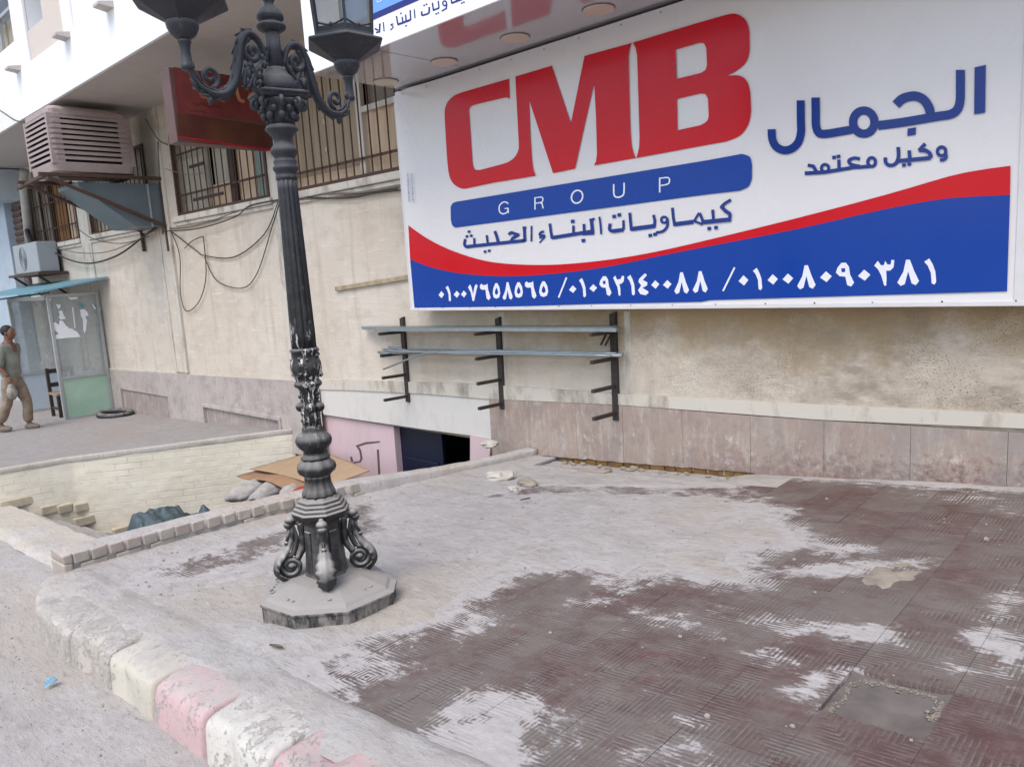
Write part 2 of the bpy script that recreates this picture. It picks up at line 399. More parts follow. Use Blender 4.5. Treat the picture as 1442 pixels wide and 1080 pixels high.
ALU = simple('aluminium_frame', srgb('b5b8ba'), .4, .4, var=.08)
COOL = simple('cooler_plastic', srgb('a3928f'), .55, var=.08, scale=10, dusty=.5); COOLD = simple('cooler_dark_pad', srgb('2b2524'), .9)
DUCT = simple('duct_sheet', srgb('6d7b82'), .45, .25, var=.08, scale=4)
CAB = simple('cable_rubber', srgb('3b3633'), .7); CABG = simple('cable_grey', srgb('7a7068'), .7)
WOOD = simple('old_wood', srgb('7e6a55'), .85, scale=8, c2=srgb('95846f'), st=(.3, 3, 3)); WOODD = simple('dark_wood', srgb('3a2a23'), .7)
CARD = simple('cardboard', srgb('a58c70'), .9, var=.06, scale=5, bump=.001)
# ================================================================ ground
Z = EYE
def road_z(x, y):
    k = max(0, min(1, (-4.6 - x) / 1.2)); xx = max(-16, min(-5.45, x))
    low = -1.8 - .135 * (-5.45 - xx) + Z - .04 - .06 * max(0, min(1, (1.4 - y) / 1.0))
    return (g(x) - .19) * (1 - k) + low * k
def sst(a, b, x):
    t = max(0, min(1, (x - a) / (b - a) if a != b else 0)); return t * t * (3 - 2 * t)
def lump(x, y, s, a, seed=0):
    return a * noise.noise(Vector((x * s + seed, y * s, seed * 1.7)))
m = MB(); m.smooth = True
m.grid(120, 40, lambda u, v: (lambda x, y: (x, y, road_z(x, y) + lump(x, y, 2.2, .02) + lump(x, y, 9, .006, 3)))(-14 + u * 15, -1.0 + v * (2.5 + .5 * sst(.6, 0, u))))
def far_sheet(x0, x1, y0, y1, mb):
    n = max(1, int(abs(x1 - x0) / 2)); k = max(1, int(abs(y1 - y0) / 4))
    mb.grid(n, k, lambda u, v: (x0 + u * (x1 - x0), y0 + v * (y1 - y0), road_z(x0 + u * (x1 - x0), -1) - .002))
far_sheet(-60, -14, -45, 1.6, m); far_sheet(1, 30, -45, 1.1, m); far_sheet(-14, 1, -45, -1.0, m)
m.build('street', STREET, kind='structure')
# forecourt on the far side of the sunken stairs
EDGE = [(-9.0, 5.16), (-9.45, 4.6), (-10.0, 3.79), (-10.62, 2.97), (-10.85, 2.25), (-11.15, 1.46)]
def edge_x(y):
    ys = [p[1] for p in EDGE][::-1]; xs = [p[0] for p in EDGE][::-1]
    return float(np.interp(y, ys, xs))
m = MB(); m.smooth = True
def ff(u, v):
    y = 1.46 + v * (5.22 - 1.46); x1 = edge_x(y); x = x1 + (-45 - x1) * (u ** 1.6)
    return (x, y, g(x) + lump(x, y, .9, .012))
m.grid(60, 24, ff); m.build('forecourt', FORE, kind='structure')
m = MB(); m.grid(30, 1, lambda u, v: (-45 + u * (45 - 11.1), 1.455, g(-45 + u * 33.9) - (1.6 * (1 - v)) + .01)); m.build('forecourt_wall', WHITEP, label='low pale wall holding up the forecourt along the street', cat='wall')
# ---- dust field over the pavers: bare areas traced and laid on the ground
def gpoly(l): return [tuple(gp(*p).xy) for p in l]
BARE = [gpoly([(455, 1010), (505, 960), (470, 925), (540, 900), (600, 886), (655, 896), (700, 868), (640, 858), (700, 836), (722, 820), (770, 806), (830, 806), (850, 822),
               (885, 833), (905, 812), (950, 810), (1010, 825), (1085, 830), (1090, 806), (1062, 785), (1130, 774), (1185, 786), (1225, 775), (1135, 745), (1110, 715),
               (1060, 705), (1030, 692), (1080, 674), (1180, 678), (1442, 694), (1600, 730), (1600, 1300), (620, 1200), (575, 1065), (520, 1045), (480, 1020)]),
        gpoly([(205, 808), (300, 775), (400, 745), (470, 738), (520, 702), (535, 745), (490, 772), (400, 776), (330, 800), (250, 815)]),
        gpoly([(660, 703), (760, 684), (1050, 687), (1100, 702), (900, 697), (770, 694)])]
BVAL = [.06, .45, .5]
DPATCH = [([(614, 1007), (671, 966), (744, 978), (761, 1007), (728, 1031), (744, 1072), (640, 1200), (500, 1060), (500, 1007), (553, 1047)], .95),
          ([(500, 909), (545, 905), (590, 930), (560, 955), (500, 960), (465, 945)], .8), ([(755, 998), (800, 990), (842, 1030), (810, 1064), (750, 1040)], .62),
          ([(1050, 872), (1100, 862), (1180, 880), (1260, 885), (1250, 902), (1160, 892), (1090, 888)], .9), ([(1360, 893), (1392, 885), (1442, 898), (1442, 925), (1370, 915)], .9),
          ([(880, 800), (965, 803), (940, 825), (890, 836)], .6), ([(880, 855), (975, 868), (1030, 895), (960, 888), (900, 874)], .65), ([(785, 838), (862, 842), (850, 852), (800, 856)], .62),
          ([(1050, 905), (1110, 915), (1140, 935), (1070, 940)], .5), ([(1080, 800), (1180, 790), (1320, 786), (1300, 800), (1160, 812)], .8), ([(1400, 835), (1442, 820), (1430, 870), (1400, 868)], .7),
          ([(1100, 975), (1190, 935), (1215, 940), (1150, 1000)], .75), ([(1280, 925), (1360, 940), (1442, 945), (1350, 950)], .6),
          ([(960, 1000), (1010, 1015), (990, 1030), (950, 1030)], .6), ([(880, 1060), (960, 1050), (1010, 1080), (900, 1100)], .6), ([(1240, 690), (1442, 700), (1442, 730), (1300, 700)], .42)]
DPATCH = [(gpoly(p), v) for p, v in DPATCH]
def sdist(px, py, poly):
    d = 1e9; ins = False; n = len(poly)
    for i in range(n):
        ax, ay = poly[i]; bx, by = poly[(i + 1) % n]
        if (ay > py) != (by > py) and px < (bx - ax) * (py - ay) / (by - ay) + ax: ins = not ins
        ex, ey = bx - ax, by - ay; t = max(0, min(1, ((px - ax) * ex + (py - ay) * ey) / (ex * ex + ey * ey + 1e-12)))
        q = math.hypot(px - ax - t * ex, py - ay - t * ey); d = min(d, q)
    return -d if ins else d
def dust_at(x, y):
    d = 1.35
    for P, v, (e0, e1) in zip(BARE, BVAL, ((-.20, .26), (-.12, .14), (-.02, .03))):
        k = 1 - sst(e0, e1, sdist(x, y, P)); d = d * (1 - k) + v * k
    for P, v in DPATCH:
        s = sdist(x, y, P)
        if s < .13: d = max(d, v * (1 - sst(-.08, .12, s)))
    return d
def wedge_x(y):                           # left edge of the paved corner: the low brick wall
    return float(np.interp(y, [1.4, 2.2, 2.95, 3.85, 4.7, 5.2], [-5.45, -5.36, -5.22, -5.0, -4.74, -4.62]))
def pave_left(y): return wedge_x(y) + .02
m = MB(); m.smooth = True
def pf(u, v):
    y = 1.40 + v * (5.24 - 1.40); xl = pave_left(max(y, 1.42)); x = xl + u * (8 - xl)
    return (x, y, g(x) - .06 - .05 * sst(4.55, 4.8, y) * sst(-5.2, -4.6, x) * (1 - sst(-2.7, -2.2, x)))
m.grid(120, 60, pf); PAVE = m.build('pavement', JDUST, kind='structure')
T = .32; ox, oy = -.898, 2.618
nt = 0; rest = MB()
attrs = []
for i in range(-15, 10):
    for j in range(-4, 9):
        x0 = ox + i * T; y0 = oy + j * T
        x1, y1 = x0 + T, min(y0 + T, 5.18); cy = (y0 + y1) / 2
        if y0 < 1.36 or y0 > 5.15 or x0 < pave_left(y0) + .0: 
            if y0 >= 1.36 and y0 <= 5.15 and x1 > pave_left(y0): x0 = pave_left(y1)
            elif y0 < 1.36 and y1 > 1.40: y0 = 1.40
            else: continue
            if x0 < pave_left(y0): x0 = pave_left(y0)
        if x1 - x0 < .04 or y1 - y0 < .03: continue
        if i == 0 and j == -1: continue     # the missing paver
        if y0 > 4.75 and -4.5 < x0 < -2.4: continue
        gap = .0008; dz = random.uniform(-.0007, .0007); tx = random.uniform(-.0016, .0016); ty = random.uniform(-.0016, .0016)
        q = MB(); n = 5; tops = []
        def tf(u, v):
            x = x0 + gap + u * (x1 - x0 - 2 * gap); y = y0 + gap + v * (y1 - y0 - 2 * gap)
            return (x, y, g(x) + dz + (u - .5) * tx + (v - .5) * ty)
        q.grid(n, n, tf)
        per = [k for k in range(n + 1)] + [(n + 1) * r + n for r in range(1, n + 1)] + [(n + 1) * n + k for k in range(n - 1, -1, -1)] + [(n + 1) * r for r in range(n - 1, 0, -1)]
        b0 = len(q.v); q.v += [(q.v[k][0], q.v[k][1], q.v[k][2] - .02) for k in per]; L = len(per)
        for k in range(L): q.f.append((per[k], b0 + k, b0 + (k + 1) % L, per[(k + 1) % L])); q.mi.append(0); q.sm.append(False)
        vis = x0 < .8
        me = bpy.data.meshes.new('paving_tile'); me.from_pydata(q.v, [], q.f)
        at = me.attributes.new('dust', 'FLOAT', 'POINT')
        at.data.foreach_set('value', [dust_at(v[0], v[1]) if vis else .3 for v in q.v])
        o = link('paving_tile', me, TILE, PAVE); nt += 1
        if not vis: o['kind'] = 'stuff'
# the broken-out paver: a cement patch 2.5 cm lower
c0 = ox; m = MB(); m.smooth = True
m.grid(10, 10, lambda u, v: (ox + u * T, 2.298 + v * T, g(ox + u * T) - .032 + lump(u * 3, v * 3, 1, .006) + .014 * (abs(u - .5) * 2) ** 6 + .012 * (max(0, v - .8) * 5) ** 2))
m.build('cement_patch', CEM, PAVE)
m = MB(); m.smooth = True
for k in range(420):                      # broken mortar left round the rim of the missing paver
    e = k % 3; t = random.random(); w_ = abs(random.gauss(0, .016))
    x, y = [(ox + t * T, 2.612 - w_), (ox + .006 + w_, 2.298 + t * T), (ox + T - .006 - w_, 2.45 + t * .16)][e]
    m.ball((x, y, g(x) - .024), random.uniform(.0015, .0065), 5, 3, (random.uniform(.8, 1.8), random.uniform(.8, 1.8), .6))
m.build('broken_mortar', simple('broken_mortar', srgb('958c80'), .95, var=.2, scale=20), PAVE, kind='stuff')
m = MB(); m.smooth = True; pc = gp(1275, 812)
m.grid(14, 14, lambda u, v: (pc.x + (u - .5) * .30, pc.y + (v - .5) * .42, pc.z + .004 - .012 * (((u - .5) * 2) ** 2 + ((v - .5) * 2) ** 2) ** 1.5 + lump(u * 4, v * 4, 1.5, .006) + .006 * noise.noise(Vector((u * 14, v * 14, 3))) - .018 * max(0, noise.noise(Vector((u * 5, v * 5, 8)))) ))
m.build('mortar_lump', PALEC, PAVE)
# ---- dust lying thick over the pavers
m = MB(); m.smooth = True
NXg, NYg = 170, 120
def df(u, v):
    y = 1.24 + v * (5.19 - 1.24); xl = pave_left(max(1.42, y)) - .03; x = xl + u * (.9 - xl)
    d = dust_at(x, y) if x < .8 else .3
    n = noise.noise(Vector((x * 3, y * 3, .3))) * .5 + noise.noise(Vector((x * 9, y * 9, 1.3))) * .3
    h = (d + n * .5 - 1.24)
    z = g(x) + max(-.03, min(.012, h * .03)) + (.003 * n if h > 0 else 0)
    if y > 4.7:                            # hollow under the cracked cladding
        k = sst(4.7, 5.1, y) * sst(-4.75, -4.3, x) * (1 - sst(-2.75, -2.4, x)); z = z * (1 - k) + (g(x) - .045 + .012 * n) * k
        z += .02 * sst(5.0, 5.19, y) * sst(-2.4, -1.5, x)
    if x < xl + .25: z += .015 * (1 - (x - xl) / .25) ** 2
    if ox - .02 < x < ox + T + .02 and 2.298 - .02 < y < 2.618 + .02: z = g(x) - .06
    r = math.hypot(x + 3.30, y - 2.05)
    if r < .75: z += .02 * (1 - sst(.38, .7, r))
    if y < 1.50: z = g(x) + .006 + .022 * n + .010 * sst(1.24, 1.40, y) - .03 * (1 - sst(1.24, 1.30, y)) + (.02 * sst(-1.8, -1.2, -abs(x + 0)) * 0)
    z += .006 * noise.noise(Vector((x * 22, y * 22, 4))) * (1 if h > .02 else 0)
    return (x, y, z)
m.grid(NXg, NYg, df)
m.build('dust_layer', DUSTM, PAVE, kind='stuff')
# small dark floor for the hollow


# ---- kerb stones
KP = {'cream': m_kerb('kerb_cream_paint', srgb('c2bcae'), .66), 'pink': m_kerb('kerb_pink_paint', srgb('c6a6a8'), .64), 'white': m_kerb('kerb_white_paint', srgb('cfccc5'), .60),
      'red': m_kerb('kerb_red_paint', srgb('c4929a'), .56), 'dust': m_kerb('kerb_bare_cement', srgb('b9b2aa'), .5)}
PROF = [(-.015, -.23), (-.008, -.10), (-.002, -.04), (.012, -.012), (.045, .004), (.12, .012), (.22, .010), (.275, .004), (.295, -.01), (.30, -.06)]
def path_kerb(pts, mat, seed, name='kerb_stone', segs=22, amp=.009, **k):
    pts = [Vector(p) for p in pts]; P = smooth([Vector((p.x, p.y, 0)) for p in pts], 6) if len(pts) > 2 else [Vector((pts[0].x, pts[0].y, 0)).lerp(Vector((pts[1].x, pts[1].y, 0)), i / segs) for i in range(segs + 1)]
    mb = MB(); mb.smooth = True; rows = []
    for i, p in enumerate(P):
        d = (P[min(i + 1, len(P) - 1)] - P[max(i - 1, 0)]).normalized(); nrm = Vector((-d.y, d.x, 0))
        if nrm.y < 0 and abs(nrm.y) > .3: nrm = -nrm
        e = min(i, len(P) - 1 - i); sh = .012 if e == 0 else (.003 if e == 1 else 0)
        row = []
        for a, z in PROF:
            q = p + nrm * a
            nn = noise.noise(Vector((q.x * 6 + seed, q.y * 6, z * 6))) * amp + noise.noise(Vector((q.x * 25 + seed, q.y * 25, z * 25))) * amp * .6
            chip = max(0, noise.noise(Vector((q.x * 4.5 + seed * 3, q.y * 4.5, z * 4 + 5))) - .16) * .09 + max(0, noise.noise(Vector((q.x * 16 + seed, q.y * 16, z * 16))) - .3) * .03
            row.append((q.x + nrm.x * (sh + nn + chip), q.y + nrm.y * (sh + nn + chip), g(q.x) + z - (sh + nn + chip) * (1 if z > -.05 else 0)))
        rows.append(row)
    n = len(PROF); vs = [v for r in rows for v in r]
    fs = [(i * n + j, i * n + j + 1, (i + 1) * n + j + 1, (i + 1) * n + j) for i in range(len(rows) - 1) for j in range(n - 1)]
    fs += [tuple(range(n))[::-1], tuple((len(rows) - 1) * n + j for j in range(n))]
    mb.add(vs, fs); return mb.build(name, mat, sub=1, **k)
YK = 1.105
GR = 'kerb stones along the edge of the pavement'
kl = [(-3.84, -3.33, 'cream', 'cream painted kerb stone with a white worn top, left of the pale pink one'),
      (-3.32, -2.84, 'pink', 'pale pink painted kerb stone between the cream one and the big white one'),
      (-2.83, -2.33, 'white', 'large kerb stone with flaking white paint on top and cream side'),
      (-2.32, -1.82, 'red', 'kerb stone with flaking red and pink paint at the bottom edge of the photo'),
      (-1.81, -1.30, 'white', 'white kerb stone just outside the lower edge of the photo'), (-1.29, -.79, 'pink', 'pink kerb stone outside the photo, further along the row')]
for a, b, c, lab in kl: path_kerb([(a, YK, 0), (b, YK, 0)], KP[c], a * 7, label=lab, cat='kerb stone', group=GR)
path_kerb([(-4.36, 1.085, 0), (-3.85, YK, 0)], KP['dust'], 3.3, label='bare dusty kerb stone between the rounded corner and the cream one', cat='kerb stone', group=GR)
o = path_kerb([(-5.47, 1.47, 0), (-5.42, 1.30, 0), (-5.22, 1.15, 0), (-4.9, 1.08, 0), (-4.37, 1.085, 0)], KP['dust'], 9.1, amp=.014, label='rounded dusty kerb corner at the end of the low brick wall', cat='kerb', group=GR)
# ================================================================ sunken stairs, walls of the pit
PITZ = -3.72 + Z
m = MB(); m.smooth = True
st = empty('sunken_stairs', (-8, 3, PITZ), label='dusty stairs going down between the low brick wall and the cream wall', cat='stairs')
def lz(x): return -1.8 - .135 * (-5.45 - x) + Z
def lout(x): return float(np.interp(x, [-11, -10, -8.25, -7.4, -5.45], [1.85, 1.78, 1.62, 1.55, 1.40]))
def lin(x): return float(np.interp(x, [-11, -9.8, -7.2, -5.45], [2.30, 2.2, 1.96, 1.82]))
def ledgef(u, v):
    x = -11.4 + u * 5.90; y = lout(x) + v * (lin(x) - lout(x))
    return (x, y, lz(x) + .004 - .05 * (1 - sst(0, .15, v)) + lump(x, y, 3, .014) + lump(x, y, 12, .006, 2))
m = MB(); m.smooth = True; m.grid(80, 10, ledgef)
m.build('threshold', m_dust('ledge_dust', 'b0a9a1', 'c3beb6', 'bdb29f'), st)
for k in range(11):
    o1, o2 = .245 * k, .245 * (k + 1); dz_ = .15 * (k + 1); q = MB(); n_ = 20; rr_ = []
    for i_ in range(n_ + 1):
        x = -11.4 + i_ * (5.95 - .0) / n_; x = min(x, wedge_x(lin(x) + o2) - .05); jj = .012 * noise.noise(Vector((x * 4, k, 0)))
        rr_.append([(x, lin(x) + o1 - .002, lz(x) - dz_ + .15 - .02), (x, lin(x) + o1, lz(x) - dz_ + jj), (x, lin(x) + o2 - .02, lz(x) - dz_ + jj - .01), (x, lin(x) + o2 + jj, lz(x) - dz_ - .02), (x, lin(x) + o2, lz(x) - dz_ - .3)])
    q.smooth = True; q.add([v for r in rr_ for v in r], [(a * 5 + b, a * 5 + b + 1, a * 5 + b + 6, a * 5 + b + 5) for a in range(n_) for b in range(4)]); q.build('step', DUSTM if k < 3 else FORE, st)
box('landing', (-11.4, 1.3, PITZ - .3), (-4.5, 5.3, PITZ), FORE, st)
# cream retaining wall
cw = empty('retaining_wall', (-10.3, 3, PITZ), label='cream painted brick retaining wall on the far side of the sunken stairs', cat='wall')
E2 = [(p[0], p[1]) for p in EDGE[::-1]]
m = MB(); m.smooth = True
def cf(u, v):
    y = 1.40 + u * (5.19 - 1.40); x = edge_x(y); zb = PITZ - .1; z = zb + v * (g(x) - .03 - zb)
    n = .012 * noise.noise(Vector((y * 3, z * 3, 7))) + .006 * noise.noise(Vector((y * 11, z * 14, 7)))
    return (x + .02 + n, y, z)
m.grid(120, 60, cf); m.build('painted_brickwork', CREAM, cw)
m = MB(); m.smooth = True
def capf(u, v):
    y = 1.40 + u * (5.19 - 1.40); x = edge_x(y) ; n = .02 * noise.noise(Vector((y * 5, 1, 7)))
    return [(x - .09, y, g(x) + .002), (x - .07, y, g(x) + .010), (x + .03 + n, y, g(x) + .016), (x + .045 + n, y, g(x)), (x + .03, y, g(x) - .05)][int(round(v * 4))]
m.grid(90, 4, capf); m.build('coping', m_dust('coping_dust', 'a8a29a', 'bdb8b2', 'aca393'), cw)
CB = simple('cream_brick', srgb('c3b9a4'), .9, scale=9, c2=srgb('aca390'), bump=.006)
for (xa, ya, xb, yb) in [(0, 699, 53, 714), (57, 705, 76, 724), (78, 703, 93, 722), (96, 718, 136, 733), (140, 727, 175, 742), (-60, 696, -8, 716), (97, 704, 120, 712)]:
    p = xp(xa, yb, -10.75); q = xp(xb, ya, -10.85); ex = edge_x(min(5, max(1.42, (p.y + q.y) / 2)))
    b = MB(); b.smooth = False; h = .085
    zc = (p.z + q.z) / 2
    b.box((ex - .02, max(1.42, p.y), zc - h / 2 - .01), (ex + .062, q.y, zc + h / 2 + .01), .006)
    b.build('brick', CB, cw, bevel=.012)
# low brick wall
bw = empty('low_brick_wall', (-5.1, 3.2, g(-5)), label='low dusty brick wall between the pavement and the sunken stairs', cat='wall')
TOPH = .125
def bwf(side):
    return None
m = MB(); m.smooth = True
sec = [(.0, -.02), (-.012, .045), (-.004, .10), (-.02, TOPH), (-.08, TOPH + .010), (-.15, TOPH + .008), (-.20, TOPH - .01), (-.21, .04), (-.21, -2.2)]
rows = []; NR = 90
for i in range(NR + 1):
    y = 1.43 + (5.17 - 1.43) * i / NR; x = wedge_x(y); row = []
    bricks = y < 3.45
    for a, z in sec:
        inner = -.012 * (1 - sst(3.0, 3.5, y)) if (z < .10 and a > -.05) else 0
        n = .008 * noise.noise(Vector((y * 4, z * 8, a * 5))) + .005 * noise.noise(Vector((y * 15, z * 20, a * 9)))
        ks = 1 - .45 * sst(3.2, 4.6, y); row.append((x + (a + inner) * (1 - .3 * sst(3.2, 4.6, y)) + n + .004, y, g(x) + (z * ks if z > 0 else z) + n))
    rows.append(row)
n = len(sec); m.add([v for r in rows for v in r], [(i * n + j, i * n + j + 1, (i + 1) * n + j + 1, (i + 1) * n + j) for i in range(NR) for j in range(n - 1)] + [tuple(range(n))[::-1], tuple(NR * n + j for j in range(n))])
m.build('rendered_top', m_dust('brick_wall_dust', 'a9a29d', 'c0bbb8', 'b3a799'), bw)
y = 1.45; i = 0
while y < 3.5:
    for c in (0, 1):
        w = random.uniform(.090, .102) if c else random.uniform(.16, .18)
        yy = y + (0 if c else .04)
        if c == 0 and i % 2: continue
        if c == 0 and (y > 2.0 and random.random() < .6): continue
        x = wedge_x(yy + w / 2); z = g(x) + (.048 if c else -.022)
        out = random.uniform(-.006, .001) - (.006 if c == 0 else 0)
        q = MB(); q.box((x - .06, yy, z), (x + .012 + out, yy + w, z + (.072 if c else .064)), .004)
        q.build('brick', BRICKR if random.random() < .3 else BRICKM, bw, bevel=.008)
    y += .108; i += 1
q = MB(); q.box((wedge_x(1.43) - .24, 1.385, g(-5.5) - .12), (wedge_x(1.43) + .01, 1.44, g(-5.5) + .055), .006); q.build('brick', BRICKM, bw, bevel=.01)
q = MB(); q.box((wedge_x(1.43) - .24, 1.39, g(-5.5) + .062), (wedge_x(1.43) + .012, 1.445, g(-5.5) + .125), .006); q.build('brick', BRICKR, bw, bevel=.01)

# ================================================================ the building
B = empty('shop_building', (0, WALL, Z), label='long cream rendered building with a deep white canopy and barred windows', cat='building')
def holed(mb, x0, x1, z0, z1, Y, holes, dep, zf=None):
    xs = sorted({x0, x1, *[h[0] for h in holes], *[h[1] for h in holes]}); zs = sorted({z0, z1, *[h[2] for h in holes], *[h[3] for h in holes]})
    for a, b in zip(xs, xs[1:]):
        for c, d in zip(zs, zs[1:]):
            mx, mz = (a + b) / 2, (c + d) / 2
            if any(h[0] < mx < h[1] and h[2] < mz < h[3] for h in holes): continue
            mb.add([(a, Y, c), (b, Y, c), (b, Y, d), (a, Y, d)], [(0, 1, 2, 3)])
    for h in holes:
        a, b, c, d = h
        mb.add([(a, Y, c), (b, Y, c), (b, Y, d), (a, Y, d), (a, Y + dep, c), (b, Y + dep, c), (b, Y + dep, d), (a, Y + dep, d)], [(0, 1, 5, 4), (1, 2, 6, 5), (2, 3, 7, 6), (3, 0, 4, 7)])
def hz(*r): return tuple(v + Z if i > 1 else v for i, v in enumerate(r))
WIN = [hz(-11.62, -8.95, 1.04, 2.22), hz(-8.5, -6.2, 1.04, 2.45), hz(-18.75, -15.95, 1.0, 2.25), hz(-15.3, -12.6, 1.02, 2.25)]
m = MB(); holed(m, -30, 10, -1.685 + Z, 2.72 + Z, WALL, WIN, .22); m.build('rendered_wall', PL, B)
m = MB(); holed(m, -12.0, -4.4, PITZ - .2, -1.685 + Z, WALL + .035, [(-6.87, -5.575, PITZ, -1.70 + Z)], .18); m.build('basement_wall', PINK, B)
box('lintel_shade_edge', (-8.4, WALL + .002, -1.705 + Z), (-5.2, WALL + .24, -1.686 + Z), simple('overhang_shade', srgb('6f6357'), .95), B)  # dark strip: thin shade below the overhanging wall edge, put in as colour
m = MB(); holed(m, -30, -12, PITZ - .2, -1.685 + Z, WALL, [], .1); holed(m, -4.4, 10, PITZ - .2, -1.685 + Z, WALL, [], .1); m.build('foundation', JOINT, B)
# basement room and door
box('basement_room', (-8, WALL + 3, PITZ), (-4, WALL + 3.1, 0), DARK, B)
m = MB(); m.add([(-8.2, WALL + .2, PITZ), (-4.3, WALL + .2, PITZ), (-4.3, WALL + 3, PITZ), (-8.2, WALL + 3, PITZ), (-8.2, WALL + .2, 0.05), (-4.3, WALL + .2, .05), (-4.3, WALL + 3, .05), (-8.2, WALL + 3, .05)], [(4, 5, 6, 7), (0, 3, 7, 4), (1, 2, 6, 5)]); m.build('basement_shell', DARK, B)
dr = MB(); dr.box((-6.87, WALL + .12, PITZ), (-6.15, WALL + .16, -1.71 + Z)); D = dr.build('basement_door', NAVY, B)
for zc in (-2.9, -2.3): 
    q = MB(); q.box((-6.80, WALL + .10, zc + Z - .22), (-6.22, WALL + .118, zc + Z + .22)); q.build('door_panel', NAVY, D, bevel=.01)
# graffiti on the pink wall
GRF = simple('black_spray_paint', srgb('66535a'), .8)
def strokes(name, S, Y, mat, parent, conv=lambda x, y: (x, y), plane=wp, mode='Y'):
    mb = MB(); k = 0
    for pts, w in S:
        P = [Vector((*conv(*p), 0)) for p in pts]; L = []; Rr = []
        ws = w if isinstance(w, (list, tuple)) else [w] * len(P)
        for i, p in enumerate(P):
            d1 = (P[i] - P[i - 1]).normalized() if i else (P[1] - P[0]).normalized()
            d2 = (P[i + 1] - P[i]).normalized() if i < len(P) - 1 else d1
            n1 = Vector((-d1.y, d1.x, 0)); n2 = Vector((-d2.y, d2.x, 0)); nn = (n1 + n2)
            nn = nn / max(.35, nn.length_squared / 2) if nn.length > .2 else n1
            L.append(p + nn * ws[i] / 2); Rr.append(p - nn * ws[i] / 2)
        off = .00035 * (k % 6); k += 1
        pv = [plane(q.x, q.y, Y - off) for q in L + Rr]; n = len(P)
        mb.add(pv, [(i, i + 1, n + i + 1, n + i) for i in range(n - 1)])
    return mb.build(name, mat, parent)
strokes('spray_mark', [([(495, 652), (507, 650), (509, 645), (507, 634), (503, 628), (515, 624), (535, 622)], [2, 2.4, 3, 3, 3, 3.2, 2]), ([(532, 633), (534, 668)], 3), ([(494, 643), (496, 650)], 3)], WALL + .033, GRF, B)
# white band, white washed patch, claddings
def strip(name, top, bot, proud, mat, parent, Yb=WALL, n=1):
    T_ = [wp(*p, WALL) for p in top]; B_ = [wp(*p, WALL) for p in bot]
    mb = MB(); y = WALL - proud; m_ = len(T_)
    vs = [(p.x, y, p.z) for p in T_] + [(p.x, y, p.z) for p in B_] + [(p.x, WALL + .01, p.z) for p in T_] + [(p.x, WALL + .01, p.z) for p in B_]
    fs = []
    for i in range(m_ - 1):
        fs += [(m_ + i, m_ + i + 1, i + 1, i), (i, i + 1, 2 * m_ + i + 1, 2 * m_ + i), (m_ + i + 1, m_ + i, 3 * m_ + i, 3 * m_ + i + 1)]
    fs += [(0, 2 * m_, 3 * m_, m_), (m_ - 1, 2 * m_ - 1, 4 * m_ - 1, 3 * m_ - 1)]
    mb.add(vs, fs); return mb.build(name, mat, parent)
strip('white_band', [(100, 513), (170, 519), (413, 537), (456, 534), (500, 534), (600, 538), (690, 541), (872, 554), (1157, 569), (1442, 582), (1700, 596)],
      [(100, 521), (170, 526), (413, 545), (456, 548), (500, 549), (600, 554), (690, 561), (872, 569), (1157, 590), (1442, 602), (1700, 612)], .028, WHITEB, B)
strip('whitewashed_patch', [(450, 546), (500, 547), (600, 552), (690, 560), (702, 562)], [(457, 583.5), (500, 590), (600, 604.5), (672, 613.5), (690, 632)], .012, WHITEP, B)
strip('door_reveal', [(664, 613), (672, 613), (694, 618)], [(664, 655), (672, 655), (690, 650)], .02, PINK, B)
jx = [-5.24, -4.72, -4.16, -3.66, -3.09, -2.52, -1.98, -1.43, -.90, -.36, .18, .72, 1.3, 1.9, 2.5]
zb_ = lambda x: float(np.interp(x, [-5.24, -3.74, -2.52, -.8, 3], [-1.28, -1.215, -1.205, -1.155, -1.1])) + Z
for i, (a, b) in enumerate(zip(jx, jx[1:])):
    mb = MB(); n = 8; ys = WALL - .022 - random.uniform(0, .0015); top = []; bot = []
    for k in range(n + 1):
        x = a + .0012 + (b - a - .0024) * k / n
        jag = .012 * noise.noise(Vector((x * 14, 2, 0))) + .008 * noise.noise(Vector((x * 40, 2, 0)))
        zb = g(x) + (.004 + jag if -4.75 < x < -2.45 else -.06)
        top.append((x, ys, zb_(x) + .012)); bot.append((x, ys, zb))
    vs = top + bot + [(p[0], WALL, p[2]) for p in top] + [(p[0], WALL, p[2]) for p in bot]; N = n + 1
    fs = []
    for k in range(n): fs += [(N + k, N + k + 1, k + 1, k), (k, k + 1, 2 * N + k + 1, 2 * N + k), (N + k + 1, N + k, 3 * N + k, 3 * N + k + 1)]
    fs += [(0, 2 * N, 3 * N, N), (n, 2 * N - 1, 4 * N - 1, 3 * N - 1)]
    mb.add(vs, fs); mb.build('cladding_panel', DADO, B)
# masonry seen in the crack under the panels
CRK = simple('exposed_yellow_brick', srgb('8a6a3a'), .95, scale=12, c2=srgb('5f4426'), bump=.01)
x = -4.35
while x < -2.5:
    w = random.uniform(.08, .14); q = MB(); q.box((x, WALL - .012, g(x) - .16), (x + w, WALL + .02, g(x) + .03 + random.uniform(-.012, .01)), .006); q.build('brick', CRK, B); x += w + random.uniform(.012, .03)
m = MB()
for _ in range(26):
    x = random.uniform(-4.3, -2.5); c = (x, WALL - random.uniform(.02, .1), g(x) - .035); m.ball(c, random.uniform(.01, .03), 6, 4, (1.4, 1, .7))
m.build('rubble', PALEC, B, kind='stuff')
